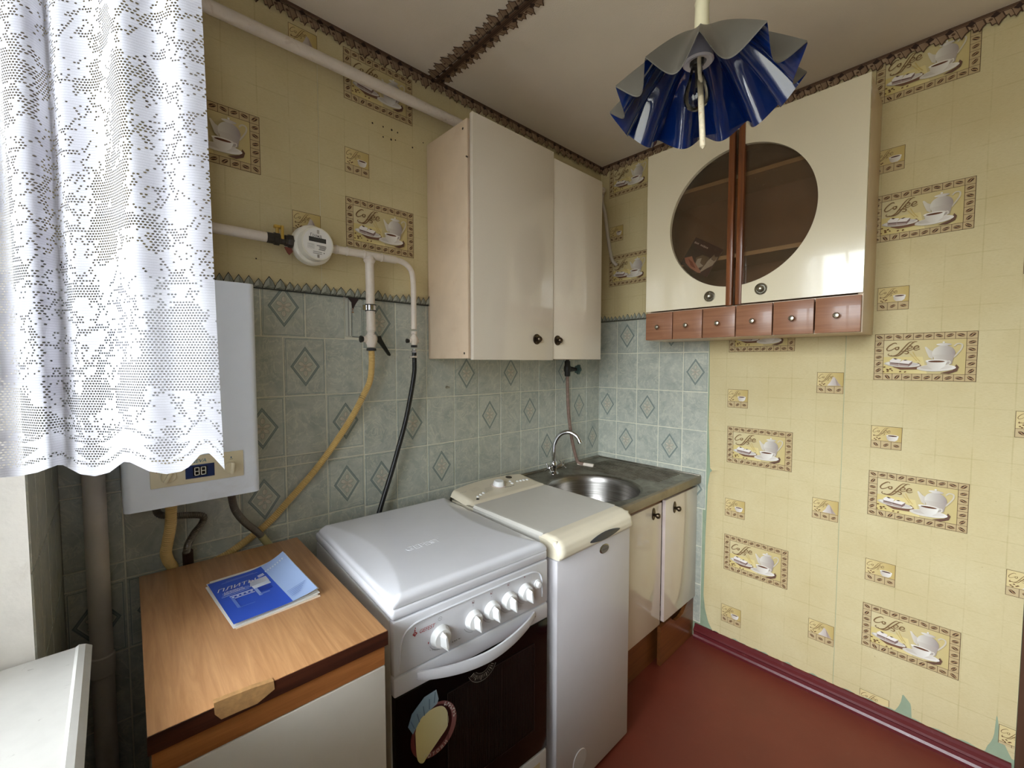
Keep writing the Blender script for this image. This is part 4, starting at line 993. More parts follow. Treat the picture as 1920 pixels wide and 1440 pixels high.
def cdoor(ya, yb, inner, sgn):
    """flat door with half of the round opening cut from its inner edge"""
    pts = [(inner, ZM+.006), (ya if sgn < 0 else yb, ZM+.006), (ya if sgn < 0 else yb, ZD), (inner, ZD)]
    dy = inner-cyc; a0 = math.acos(max(-1, min(1, abs(dy)/rc))); arc_ = []
    for i in range(49):
        a = a0-2*a0*i/48; arc_.append((cyc+sgn*rc*math.cos(a), czc+rc*math.sin(a)))
    return pts+arc_
lo = cdoor(0, YL, -.826, 1); ro_ = cdoor(YR, 0, -.840, -1)
b1 = wpart('door', MB().prism(lo, XF-.018, XF, 'YZ'), 'laminate_ivory', cb)
b2 = wpart('door', MB().prism(ro_, XF-.018, XF, 'YZ'), 'laminate_ivory', cb)
for dd, y0, y1 in ((b1, -.8265, -.803), (b2, -.863, -.8395)):
    wpart('wooden_strip', MB().box(XF-.024, XF-.001, y0, y1, ZM+.002, ZD, bev=.003), 'wood_strip', cb, dd)
wpart('pane', MB().box(XF+.002, XF+.005, -.825, -.545, czc-.282, czc+.282), 'cabinet_glass', cb, b1)
wpart('pane', MB().box(XF+.002, XF+.005, -1.118, -.841, czc-.282, czc+.282), 'cabinet_glass', cb, b2)
for dd, y, z in ((b1, -.737, 1.658), (b2, -.933, 1.665)):
    r1 = wpart('knob_ring', MB().lathe([(.0225, 0), (.0225, .003), (.019, .005), (.0165, .003), (.0165, .0015)], (XF-.018, y, z), (-1, 0, 0), 32), 'nickel', cb, dd)
    wpart('knob_ring_disc', MB().lathe([(.0165, 0), (.0165, .0012)], (XF-.018, y, z), (-1, 0, 0), 28), 'bronze', cb, dd)  # darker bronze disc filling the nickel ring
    wpart('knob', MB().lathe([(.006, 0), (.007, .006), (.0125, .012), (.012, .017), (.007, .021), (.0005, .022)], (XF-.018, y, z), (-1, 0, 0), 20), 'nickel', cb, dd)
dw = (YL-YR)/6
for i in range(6):
    y1 = YL-.001-i*dw; y0 = y1-dw+.0045
    d_ = wpart('drawer', MB().box(XF-.018, XF, y0, y1, ZC+.002, ZM-.002, bev=.0012).box(XF, -.03, y0+.008, y1-.008, ZC+.016, ZM-.02), ['wood_drawer'], cb)
    wpart('knob', MB().lathe([(.004, 0), (.004, .008), (.0095, .013), (.0105, .018), (.008, .023), (.0005, .025)], (XF-.018, (y0+y1)/2, ZC+.060), (-1, 0, 0), 18), 'nickel', cb, d_)
# leaflet tucked behind the glass
A = Art(); lw, lh = .140, .125
A.rect(0, lw, 0, lh, (44, 24, 30), (74, 26, 34)); A.poly([(0, lh), (lw, lh), (lw, lh*.62), (lw*.25, lh*.72), (0, lh*.78)], (70, 24, 32))
A.poly([(.002, .03), (.03, .05), (.05, .035), (.10, .012), (.106, .004), (.09, 0), (.05, .004), (.02, .014)], (196, 128, 112), (206, 150, 132)); A.poly([(.02, .034), (.045, .030), (.075, .012), (.05, .012)], (150, 70, 56))
A.poly([(.05, .05), (.07, .072), (.10, .076), (.125, .06), (.12, .03), (.09, .022), (.065, .03)], (128, 108, 90), (110, 92, 76)); A.poly([(.06, .05), (.075, .06), (.08, .04), (.10, .035), (.085, .018), (.062, .03)], (206, 198, 194))
A.poly([(.112, .078), (.116, .094), (.126, .086), (.136, .092), (.138, .075), (.134, .05), (.118, .03), (.104, .008), (.099, .012), (.104, .04), (.106, .06)], (214, 206, 200), (196, 184, 178)); A.poly([(.112, .078), (.116, .094), (.126, .086), (.136, .092), (.134, .074), (.122, .07)], (150, 128, 112))
for k in range(9):
    if k != 3: A.line([(.008+k*.0078, lh-.020), (.0135+k*.0078, lh-.020)], .0062 if k % 3 else .0085, (206, 186, 186))
A.ell(.118, .073, .0025, .002, (70, 64, 50), n=8); A.ell(.129, .072, .0025, .002, (70, 64, 50), n=8)
mb = MB().box(0, lw, -.0004, .0004, 0, lh); cols = art_join(mb, A, 1, .0006, .00005)
me = mb.mesh('leaflet', ['paper_white', 'print_gloss', 'paper_white'], fix=False); paint(me, cols)
lf = link('leaflet', me); lf.location = (XF+.0125, -.604, 1.818); lf.rotation_euler = (0, math.radians(36), 0); 
lf.rotation_mode = 'XYZ'; lf.matrix_world = Matrix.Translation((XF+.0125, -.592, 1.822)) @ Matrix.Rotation(-PI/2, 4, 'Z') @ Matrix.Rotation(math.radians(33), 4, 'Y')
tag(lf, 'dark maroon leaflet with cat picture tucked behind the cabinet glass', 'leaflet')

# ================================================================== WOODEN-TOP BASE CABINET BY THE WINDOW
bc = thing('base_cabinet', 'low cabinet with orange-brown wood-grain top beside the stove', 'cabinet', (-2.089, -.695, 0), math.radians(-1.2))
BW, BD = .376, .632
MB().box(0, BW, 0, BD, .7995, .829, bev=.001).build('top', 'wood_top', bc)
MB().box(-.0006, BW+.0006, -.0016, .0002, .799, .828).build('top_edge', 'wood_edge_dark', bc)
MB().box(.004, .020, .012, BD, .03, .796).box(BW-.020, BW-.004, .012, BD, .03, .796).box(.02, BW-.02, BD-.012, BD-.004, .05, .796).box(.02, BW-.02, .03, BD-.012, .05, .066).build('body', 'cabinet_side', bc)
MB().box(.004, BW-.004, .006, .016, .755, .796).build('top_rail', 'wood_rail', bc)
MB().box(.004, BW-.004, .004, .020, .10, .753, bev=.0015).build('door', simple('laminate_grey', (222, 216, 208), .3, var=.02), bc)
MB().box(.01, BW-.01, .03, .045, 0, .10).build('plinth', 'wood_kick', bc)
cpt = [onY(a, b_, -.70) for a, b_ in ((401, 1319), (425, 1309), (470, 1291), (513, 1276), (515, 1291), (482, 1319), (450, 1333), (415, 1349), (403, 1340))]
ch = MB().prism([(q.x+2.089, q.z) for q in cpt], -.0030, .007, 'XZ'); ch.build('broken_edge', 'bare_chipboard', bc)
# booklet
bk = thing('booklet', 'curled blue stove manual lying on the wooden cabinet top', 'booklet', (-1.943, -.484, .8292), math.radians(3.5))
BWd, BHt = .172, .232
def bz(x, y, lift):
    u = max(0, x/BWd-.45)/.55; v = max(0, y/BHt); return lift*(u**2.2)*(.45+.75*v)+.004*max(0, v-.6)
for i, (dx, dy, ang, lf_, z0) in enumerate(((.003, -.004, -.01, .001, .0012), (-.001, -.002, .012, .003, .0030), (.004, .004, -.015, .006, .0048), (.001, .006, .005, .010, .0066), (.004, .010, -.012, .015, .0084))):
    R_ = Matrix.Rotation(ang, 3, 'Z')
    def pg(u, v, dz=0): 
        p = R_ @ Vector((u*BWd+dx, v*BHt+dy, 0)); return (p.x, p.y, z0+bz(u*BWd, v*BHt, lf_)+dz)
    mb = MB().grid(lambda u, v: pg(u, v, .0), 14, 8).grid(lambda u, v: pg(u, v, -.0012), 14, 8, flip=True)
    e = [(0, j) for j in range(9)]
    for j in range(14):
        a, b_ = j/14, (j+1)/14
        for v in (0, 1): mb.add([pg(a, v), pg(b_, v), pg(b_, v, -.0012), pg(a, v, -.0012)], [(0, 1, 2, 3)])
    for j in range(8):
        a, b_ = j/8, (j+1)/8
        for u in (0, 1): mb.add([pg(u, a), pg(u, b_), pg(u, b_, -.0012), pg(u, a, -.0012)], [(0, 1, 2, 3)])
    mb.build('page', simple('page_peach', (236, 212, 188), .7) if i == 0 else 'paper_white', bk)
A = Art(); CW_, CHh = BWd-.002, BHt-.006
def cz_(x, y): return .0104+bz(x, y, .024)
mb = MB(); mb.grid(lambda u, v: (u*CW_, v*CHh, cz_(u*CW_, v*CHh)), 22, 14)
nq = len(mb.f); qc = []
for j in range(14):
    for i in range(22): qc.append([lin((54, 92, 206))]*4 if (i/22 < .645) else [lin((168, 192, 236))]*4)
s_x, s_y = CW_, CHh
for st_ in (((.14, .90), (.60, .90)), ((.2, .925), (.55, .925)), ((.08, .66), (.40, .66)), ((.07, .62), (.50, .635)), ((.05, .585), (.38, .60))): A.line([(st_[0][0]*s_x, st_[0][1]*s_y), (st_[1][0]*s_x, st_[1][1]*s_y)], .0016 if st_[0][1] > .7 else .003, (150, 172, 232))
A.poly([(.40*s_x, .62*s_y), (.645*s_x, .62*s_y), (.645*s_x, .74*s_y), (.44*s_x, .74*s_y)], (176, 182, 200), (200, 200, 206)); A.rect(.42*s_x, .64*s_x, .56*s_y, .63*s_y, (226, 228, 236), (196, 204, 224)); A.rect(.42*s_x, .46*s_x, .36*s_y, .58*s_y, (150, 172, 226)); A.rect(.42*s_x, .64*s_x, .545*s_y, .565*s_y, (214, 220, 238)); A.rect(.47*s_x, .62*s_x, .44*s_y, .53*s_y, (44, 72, 176)); A.rect(.44*s_x, .56*s_x, .37*s_y, .40*s_y, (110, 138, 218))
A.rect(.13*s_x, .41*s_x, .535*s_y, .555*s_y, (206, 216, 242)); A.rect(.17*s_x, .41*s_x, .475*s_y, .49*s_y, (206, 216, 242)); A.rect(.13*s_x, .165*s_x, .26*s_y, .54*s_y, (104, 134, 214)); A.rect(.14*s_x, .33*s_x, .25*s_y, .27*s_y, (84, 118, 210))
for i in range(5): A.ell((.16+.055*i)*s_x, .512*s_y, .003, .003, (206, 216, 242), n=8)
for i in range(3): A.line([(.56*s_x, (.80-.02*i)*s_y), (.64*s_x, (.81-.02*i)*s_y)], .0026, (236, 240, 250))
for i in range(8): A.line([((.67+.036*i)*s_x, (.83+.006*i)*s_y), ((.69+.036*i)*s_x, (.834+.006*i)*s_y)], .0028, (240, 244, 252)); A.line([((.67+.036*i)*s_x, (.812+.006*i)*s_y), ((.685+.036*i)*s_x, (.815+.006*i)*s_y)], .0024, (240, 244, 252))
for i in range(5): A.line([(.70*s_x, (.20-.03*i)*s_y), ((.95-.03*i)*s_x, (.225-.03*i)*s_y)], .0014, (110, 140, 206))
cols = qc; A.into(mb, cols, .0003, .00006, 0, to3=lambda a, b_, d: (a, b_, cz_(a, b_)+d))
nn = len(mb.f)
mb.text('ПЛИТЫ', Matrix.Translation((.27*s_x, .745*s_y, cz_(.2*s_x, .75*s_y)+.0012)), .022, .35, 1)
mb.text('газовые', Matrix.Translation((.21*s_x, .672*s_y, cz_(.2*s_x, .67*s_y)+.0012)), .010, .3, 1).text('бытовые', Matrix.Translation((.21*s_x, .632*s_y, cz_(.2*s_x, .63*s_y)+.0012)), .010, .3, 1)
cols += [None]*(len(mb.f)-nn)
me = mb.mesh('cover', ['print_gloss', 'paper_white'], fix=False); paint(me, cols); link('cover', me, bk)

# ================================================================== GAS WATER HEATER AND FLUE
gh = wthing('water_heater', 'white wall-hung gas water heater with beige control strip', 'water heater', (-1.965, -.11, 1.035))
HX0, HX1, HY, HZ0, HZ1 = -2.101, -1.829, -.220, 1.037, 1.582
mb = MB(); r = .016; c = []
for (x, y, a0) in ((HX0+r, HY+r, PI), (HX1-r, HY+r, 1.5*PI)):
    for i in range(7): a = a0+i*PI/12; c.append((x+r*math.cos(a), y+r*math.sin(a)))
poly = c+[(HX1, -.012), (HX0, -.012)]
mb.prism(poly, HZ0, HZ1, 'XY', 0, True); wpart('casing', mb, 'heater_white', gh)
pl_ = wpart('control_strip', MB().box(-2.053, -1.867, HY-.004, HY+.002, 1.086, 1.152, bev=.0015), 'panel_beige', gh)
wpart('display', MB().box(-1.988, -1.930, HY-.0055, HY-.003, 1.098, 1.130), 'lcd_blue', gh, pl_)
seg = MB(); seg.box(-1.973, -1.945, HY-.0058, HY-.0052, 1.103, 1.125)
wpart('display_window', seg, simple('lcd_black', (20, 24, 34), .2), gh, pl_)
dg = MB()
for x0 in (-1.9705, -1.9575):
    for a, b_, z0, z1 in ((.0012, .0085, 1.1222, 1.1238), (.0012, .0085, 1.1132, 1.1148), (.0012, .0085, 1.1042, 1.1058), (0, .0016, 1.1142, 1.1230), (.0085, .0101, 1.1142, 1.1230), (0, .0016, 1.1050, 1.1138), (.0085, .0101, 1.1050, 1.1138)):
        dg.box(x0+a, x0+b_, HY-.0064, HY-.0057, z0, z1)
wpart('digits', dg, simple('digit_pale', (206, 204, 190), .4), gh, pl_)
wpart('name', MB().text('NEVA', Matrix.Translation((-1.962, HY-.0046, 1.1385)) @ TR, .0125, .25, 0), simple('print_teal', (24, 112, 132), .5), gh, pl_)
for x in (-2.021, -1.894):
    kn = wpart('knob', MB().lathe([(.0165, 0), (.0165, .002), (.0145, .003), (.0140, .010), (.0005, .0105)], (x, HY-.004, 1.112), (0, -1, 0), 28), 'panel_beige', gh, pl_)
    a = Matrix.Translation((x, HY-.004, 1.112)) @ Matrix.Rotation(.5 if x < -1.95 else .1, 4, 'Y')
    kn2 = MB().box(-.0035, .0035, -.020, -.008, -.0140, .0140, bev=.001, mat=a); link('knob_grip', kn2.mesh('knob_grip', 'panel_beige', gh.location), pl_)
A = Art(); A.ell(-1.894, 1.1375, .0016, .0022, (36, 90, 120), n=8); A.line([(-1.8975, 1.1330), (-1.8905, 1.1330)], .001, (60, 60, 60)); A.ell(-2.041, 1.124, .0012, .0016, (170, 50, 40), n=8)
me = art_mesh('strip_print', A, base=-HY+.0045, eps=.00005); o_ = tag(link('strip_print', me, pl_), kind='stuff'); me.transform(Matrix.Translation(-gh.location))
wpart('underside', MB().box(HX0+.012, HX1-.012, HY+.02, -.014, HZ0+.001, HZ0+.004), 'steel_dark', gh)
wpart('mount', MB().box(-2.06, -1.87, -.014, -.001, 1.2, 1.5), 'steel_dark', gh)
fl = wthing('flue_pipe', 'white flue pipe rising from the water heater into the wall', 'pipe', (-1.968, -.127, HZ1))
fp = catmull([(-1.968, -.127, HZ1-.002), (-1.968, -.127, 1.75), (-1.968, -.127, 1.95), (-1.968, -.122, 2.10), (-1.968, -.095, 2.17), (-1.968, -.05, 2.20), (-1.968, -.004, 2.205)], 8)
wpart('pipe', MB().tube(fp, .056, 24), simple('flue_white', (206, 202, 198), .45, var=.04), fl)
wpart('gap_shade_ring', MB().lathe([(.070, 0), (.070, .003), (.057, .006)], (-1.968, -.0015, 2.205), (0, -1, 0), 28), 'steel_dark', fl)  # dark steel ring stands in for the shaded wall gap round the flue

# ================================================================== PIPES
mp = wthing('heating_pipe', 'white painted pipe running along the wall below the ceiling border', 'pipe', (-1.3, -.05, 2.345))
wpart('pipe', MB().tube([(-2.126, -.05, 2.345), (-1.6, -.05, 2.347), (-.9, -.05, 2.345), (-.05, -.05, 2.345)], .0185, 16), 'pipe_white', mp)
for x in (-2.1, -.95): wpart('bracket', MB().tube([(x, -.05, 2.345), (x, 0, 2.345)], .006, 8), 'pipe_white', mp)
tb = wthing('corner_pipe', 'thin grey painted pipe curving down the corner behind the wall cabinets', 'pipe', (-.02, -.05, 2.3))
wpart('pipe', MB().tube(catmull([(-.036, -.040, 2.345), (-.03, -.030, 2.30), (-.022, -.045, 2.23), (-.022, -.066, 2.10), (-.022, -.083, 2.01), (-.020, -.098, 1.955), (-.006, -.118, 1.925)], 8), .0095, 12), 'riser_paint', tb)
rs = wthing('riser_pipe', 'thick beige riser pipe standing in the dark corner by the window', 'pipe', (-2.150, -.05, 0))
wpart('pipe', MB().tube([(-2.150, -.05, 0), (-2.150, -.05, .68), (-2.150, -.05, 1.6), (-2.150, -.05, 2.5)], .0215, 20), 'riser_paint', rs)
wpart('coupling', MB().lathe([(.022, 0), (.0245, .003), (.0245, .05), (.022, .053)], (-2.150, -.05, .60), (0, 0, 1), 20), 'riser_paint', rs)

gp = wthing('gas_pipe', 'white painted gas pipe with two taps and hose branches on the left wall', 'pipe', (-1.5, -.05, 1.6))
gz, gy = 1.753, -.050
wpart('pipe', MB().tube([(-2.126, gy, gz), (-1.755, gy, gz)], .0145, 14), 'pipe_white', gp)
wpart('bracket', MB().tube([(-2.06, gy, gz), (-2.06, 0, gz)], .005, 8), 'pipe_white', gp)
wpart('bracket', MB().tube([(-1.43, gy, 1.568), (-1.43, 0, 1.568)], .004, 8), 'pipe_white', gp)
vy = wpart('valve_body', MB().lathe([(.016, 0), (.016, .018), (.019, .02), (.019, .034), (.014, .036), (.014, .048), (.017, .05), (.017, .058)], (-1.757, gy, gz), (1, 0, 0), 8), 'steel_dark', gp)
wpart('valve_handle', MB().tube([(-1.728, gy-.004, gz+.016), (-1.728, gy-.004, gz+.034)], .005, 8).box(-1.738, -1.716, gy-.012, gy+.004, gz+.032, gz+.040, bev=.002).box(-1.722, -1.714, gy-.022, gy-.014, gz-.002, gz+.038, bev=.002), 'valve_yellow', gp, vy)
wpart('union', MB().lathe([(.018, 0), (.020, .004), (.020, .014), (.014, .016), (.014, .026), (.018, .027)], (-1.700, gy, gz), (1, 0, 0), 8), 'steel_dark', gp)
wpart('pipe', MB().tube([(-1.585, gy, gz), (-1.36, gy, gz), (-1.335, gy, gz)], .0130, 14), 'pipe_white', gp)
for x in (-1.555, -1.520, -1.46, -1.395): wpart('weld_collar', MB().lathe([(.013, 0), (.0150, .003), (.0150, .006), (.013, .009)], (x, gy, gz), (1, 0, 0), 14), 'pipe_white', gp)
wpart('elbow_branch', MB().tube(catmull([(-1.34, gy, gz), (-1.315, gy, gz-.001), (-1.288, gy, gz-.012), (-1.270, gy, gz-.035), (-1.264, gy, gz-.07), (-1.263, gy, 1.62), (-1.263, gy, 1.56), (-1.263, gy, 1.505)], 8), .0102, 14), 'pipe_white', gp)
wpart('drop_pipe', MB().tube([(-1.436, gy, gz), (-1.435, gy, 1.65), (-1.434, gy, 1.488)], .0150, 16).lathe([(.015, -.01), (.021, 0), (.015, .012)], (-1.436, gy, gz-.018), (0, 0, 1), 14), 'pipe_white', gp)
cl = wpart('clamp', MB().lathe([(.0155, -.010), (.0185, -.010), (.0185, .010), (.0155, .010)], (-1.4345, gy, 1.570), (0, 0, 1), 20).box(-1.463, -1.447, gy-.003, gy+.001, 1.561, 1.579), 'chrome', gp)
for dz in (-.011, .009): wpart('clamp_rubber', MB().lathe([(.0155, 0), (.0195, 0), (.0195, .003), (.0155, .003)], (-1.4345, gy, 1.570+dz), (0, 0, 1), 20), 'rubber_black', gp, cl)
def tapvalve(x, s, long_handle):
    b = wpart('tap_body', MB().lathe([(.0165*s, .072*s), (.0165*s, .060*s), (.013*s, .056*s), (.013*s, .050*s), (.021*s, .038*s), (.021*s, .018*s), (.015*s, .006*s), (.015*s, 0)], (x, gy, 1.432 if long_handle else 1.445), (0, 0, 1), 10).tube([(x-.030*s, gy, 1.460), (x+.026*s, gy, 1.460)], .011*s, 10), 'paint_chipped', gp)
    wpart('nut', MB().lathe([(.0165*s, 0), (.0165*s, .008), (.012*s, .010)], (x, gy, (1.420 if long_handle else 1.436)), (0, 0, 1), 6), 'rubber_black', gp, b)
    wpart('spindle', MB().lathe([(.010*s, 0), (.010*s, .006), (.012*s, .007), (.012*s, .012), (.004, .013)], (x-.028*s, gy, 1.460), (-1, 0, -.0), 8), 'iron_black', gp, b)
    if long_handle:
        hm = MB().prism([(x+.020, 1.472), (x+.030, 1.474), (x+.036, 1.460), (x+.068, 1.408), (x+.066, 1.402), (x+.059, 1.404), (x+.026, 1.446), (x+.018, 1.452)], gy-.012, gy-.005, 'XZ')
        wpart('lever', hm, 'rubber_black', gp, b)
    else:
        wpart('outlet_nut', MB().lathe([(.010, 0), (.0115, .002), (.0115, .008), (.007, .010), (.007, .014)], (x, gy, 1.416), (0, 0, 1), 6), 'chrome', gp, b)
tapvalve(-1.434, 1.0, True); tapvalve(-1.263, .72, False)

# gas meter
gm = wthing('gas_meter', 'small round white gas meter with grey display on the gas pipe', 'gas meter', (-1.632, -.06, gz))
mc = Vector((-1.628, -.020, gz)); mx = Vector((0.10, -1, -.02)).normalized()
wpart('housing', MB().lathe([(.030, 0), (.060, .006), (.062, .012), (.062, .034), (.059, .038), (.052, .040), (.052, .060), (.050, .066)], mc, mx, 40), 'meter_plastic', gm)
fcx = wpart('face', MB().lathe([(.0455, .0655), (.0455, .0668), (.0005, .0668)], mc, mx, 36), 'paper_white', gm)
e1 = Vector((0, 0, 1)).cross(mx).normalized()*-1
e1 = mx.cross(Vector((0, 0, 1))).normalized(); e1 = -e1 if e1.x < 0 else e1; e2 = Vector((0, 0, 1)); e2 = (e2-mx*e2.dot(mx)).normalized()
def fpos(a, b_, d): return mc+mx*(.0670+d)+e1*a+e2*b_
A = Art(); A.rect(-.028, .026, .004, .018, (52, 50, 48)); A.rect(-.026, .024, .006, .016, (66, 64, 60))
for i in range(3): A.line([(-.030, -.006-i*.004), (-.014, -.006-i*.004)], .0014, (176, 172, 164))
A.frame(-.032, -.012, -.018, -.003, .0006, (150, 146, 140))
for i, (a, b_) in enumerate(((-.004, .026), (.004, .026), (.004, .024), (.002, .022))): A.line([(a, -.006-i*.004), (b_, -.006-i*.004)], .0022, (110, 106, 100))
for i in range(2): A.line([(-.016, -.026-i*.005), (.012, -.026-i*.005)], .0018, (132, 128, 120))
A.ell(.019, -.027, .0018, .0018, (70, 66, 62), n=8); A.rect(-.003, .004, .030, .042, (186, 178, 168)); A.rect(-.003, .004, -.044, -.034, (150, 142, 132))
me = art_mesh('face_print', A, base=.0002, eps=.00005, to3=lambda a, b_, d: tuple(fpos(a, b_, d)-Vector(gm.location))); link('face_print', me, fcx)
Rm = Matrix((( e1.x, e2.x, mx.x, 0), (e1.y, e2.y, mx.y, 0), (e1.z, e2.z, mx.z, 0), (0, 0, 0, 1)))
wpart('face_name', MB().text('Гранд', Matrix.Translation(fpos(-.006, .0235, .0006)) @ Rm, .0125), 'print_dark', gm, fcx)
wpart('lug', MB().box(-1.700, -1.678, -.045, -.015, gz-.018, gz+.012, bev=.006), 'meter_plastic', gm)
wpart('connector', MB().tube([(-1.700, gy+.004, gz), (-1.672, gy+.01, gz)], .013, 10).tube([(-1.585, gy+.002, gz), (-1.560, gy, gz)], .0135, 10), 'meter_plastic', gm)
wpart('seal_tag', MB().prism([(-1.708, gz-.020), (-1.690, gz-.018), (-1.684, gz-.030), (-1.694, gz-.042), (-1.700, gz-.036)], -.050, -.046, 'XZ'), simple('seal_brown', (110, 52, 40), .5), gm)

# hoses
def hose(name, pts, r, mat, label, rib=0.0, pitch=.006, seg=12, cat='hose', collars=()):
    path, L = resample(catmull(pts, 10), pitch/2 if rib else .012)
    n = len(path); k = [0]
    mb = MB(); mb.tube(path, r, seg, rf=(lambda t: r+(rib if int(round(t*(n-1))) % 2 else -rib)) if rib else None)
    return single(name, mb, mat, label, cat, tuple(Vector(pts[0])))
Y1h = -.034
def hpts(l): return [tuple(onY(*q)) for q in l]
yh = [(-1.434, gy, 1.421)]+hpts([(697, 680, -.048), (694, 712, -.042), (683, 738, -.036), (655, 790, -.030), (600, 870, -.022), (540, 940, -.018), (500, 983, -.016), (440, 1030, -.016), (405, 1051, -.016), (385, 1062, -.016)])
yo = hose('gas_hose', yh, .0105, 'hose_yellow', 'long yellow ribbed gas hose slanting across the tiles from the gas tap', .0008, .0055)
wr_ = MB()
for t in (tuple(onY(678, 747, -.034)),): wr_.lathe([(.0108, 0), (.0120, .0008), (.0108, .0016)], t, (.50, 0, .86), 14).lathe([(.0108, .006), (.0120, .0068), (.0108, .0076)], t, (.50, 0, .86), 14)
link('wire_binding', wr_.mesh('wire_binding', 'steel_dark', yo.location), yo)
bh = hose('gas_hose', [(-1.263, gy, 1.418), (-1.262, gy, 1.375), (-1.262, -.046, 1.335), (-1.275, -.044, 1.26), (-1.299, -.042, 1.155), (-1.328, -.042, 1.065), (-1.356, -.042, .98), (-1.382, -.042, .91), (-1.407, -.042, .84), (-1.44, -.042, .74)], .0088, 'rubber_black', 'thin black rubber hose running down behind the stove lid')
link('hose_clamp', MB().lathe([(.0088, 0), (.0112, .001), (.0112, .009), (.0088, .010)], (-1.2625, gy+.001, 1.395), (0, 0, 1), 14).tube([(-1.2625, gy-.008, 1.400), (-1.288, gy-.008, 1.398)], .0035, 8).mesh('hose_clamp', 'chrome', bh.location), bh)
hose('heater_hose', hpts([(322, 930, -.085), (321, 955, -.085), (320, 985, -.080), (314, 1018, -.070), (311, 1036, -.060), (316, 1052, -.045), (324, 1064, -.032), (326, 1080, -.025)]), .0125, 'hose_yellow', 'thick yellow ribbed hose hanging below the water heater', .0008, .0055)
h2 = hose('heater_hose', hpts([(290, 940, -.056), (297, 963, -.056), (320, 967, -.056), (350, 966, -.056), (374, 966, -.056), (382, 970, -.056), (378, 982, -.056), (364, 1000, -.055), (353, 1020, -.052), (350, 1038, -.045), (353, 1052, -.036), (354, 1075, -.026)]), .0088, 'hose_grey', 'dark steel braided hose bent sharply below the water heater', .0006, .004)
a_, b_ = hpts([(352, 1034, -.046)])[0], hpts([(354, 1072, -.027)])[0]
link('sleeve', MB().tube([a_, b_], .0125, 14).mesh('sleeve', simple('sleeve_brown', (58, 40, 36), .5), h2.location), h2)
h3 = hose('heater_hose', hpts([(433, 920, -.075), (436, 940, -.075), (442, 958, -.072), (458, 978, -.062), (478, 994, -.050), (492, 1007, -.045), (508, 1026, -.040)]), .0098, 'hose_grey', 'dark steel braided hose curving from the water heater behind the wooden cabinet', .0006, .004)
a_, b_ = hpts([(490, 1005, -.046)])[0], hpts([(506, 1024, -.041)])[0]
link('end_sleeve', MB().tube([a_, b_], .0110, 12).mesh('end_sleeve', simple('fitting_olive', (168, 160, 112), .5), h3.location), h3)

# torn strip of tile sheet beside the clamp
tr_ = MB().prism([(-1.506, 1.470), (-1.444, 1.466), (-1.443, 1.585), (-1.470, 1.600), (-1.486, 1.570), (-1.489, 1.60), (-1.506, 1.603)], -.0045, -.0024, 'XZ')
A = Art(); A.rect(-1.5045, -1.497, 1.472, 1.60, (196, 198, 186)); A.rect(-1.4965, -1.4925, 1.472, 1.60, (150, 150, 142)); A.rect(-1.4915, -1.4865, 1.472, 1.59, (206, 206, 194)); A.frame(-1.482, -1.447, 1.470, 1.578, .0016, (130, 142, 136)); A.line([(-1.4845, 1.57), (-1.4835, 1.52), (-1.4845, 1.472)], .0012, (96, 84, 70)); A.line([(-1.484, 1.4695), (-1.450, 1.4680)], .0014, (84, 74, 64))
A.poly([(-1.5005, 1.622), (-1.498, 1.606), (-1.484, 1.590), (-1.4825, 1.572), (-1.478, 1.566), (-1.470, 1.582), (-1.458, 1.602), (-1.462, 1.607), (-1.485, 1.617)], (58, 44, 42)); A.poly([(-1.509, 1.628), (-1.503, 1.618), (-1.504, 1.600), (-1.509, 1.592), (-1.513, 1.606)], (196, 188, 176)); A.ell(-1.4795, 1.556, .004, .003, (158, 120, 92), n=9); A.ell(-1.4795, 1.566, .0016, .006, (150, 90, 62), n=8)
mt = MB(); mt.prism([(-1.506, 1.470), (-1.444, 1.466), (-1.443, 1.600), (-1.506, 1.603)], -.0032, -.0020, 'XZ'); cols = art_join(mt, A, 1, .0034, .00008)
me = mt.mesh('torn_sheet', ['tile_marble', 'print_matt'], fix=False); paint(me, cols); link('torn_sheet', me, wall_left)
# nail left in the tiles and screw holes from an old fitting on the wallpaper
p = onY(838, 726, -.004)
single('wall_plug', MB().lathe([(.006, 0), (.006, .003), (.0035, .004), (.002, .016), (.004, .018), (.0005, .019)], (p.x, -.002, p.z), (0, -1, 0), 12), 'nickel', 'small metal screw sticking out of the tiles under the wall cabinet', 'screw', (p.x, -.002, p.z))
A = Art()
for px, py, q in ((698, 231, 2.2), (718, 238, 2), (734, 244, 2.6), (745, 249, 2), (718, 257, 2), (733, 262, 2.6), (741, 263, 1.8), (773, 277, 2.2), (793, 268, 1.6), (480, 485, 1.6)):
    p = onY(px, py, 0); A.ell(p.x, p.z, q*.0014, q*.0016, (56, 36, 24), n=8)
link('screw_marks', art_mesh('screw_marks', A, base=.0016, eps=.00002), wall_left)

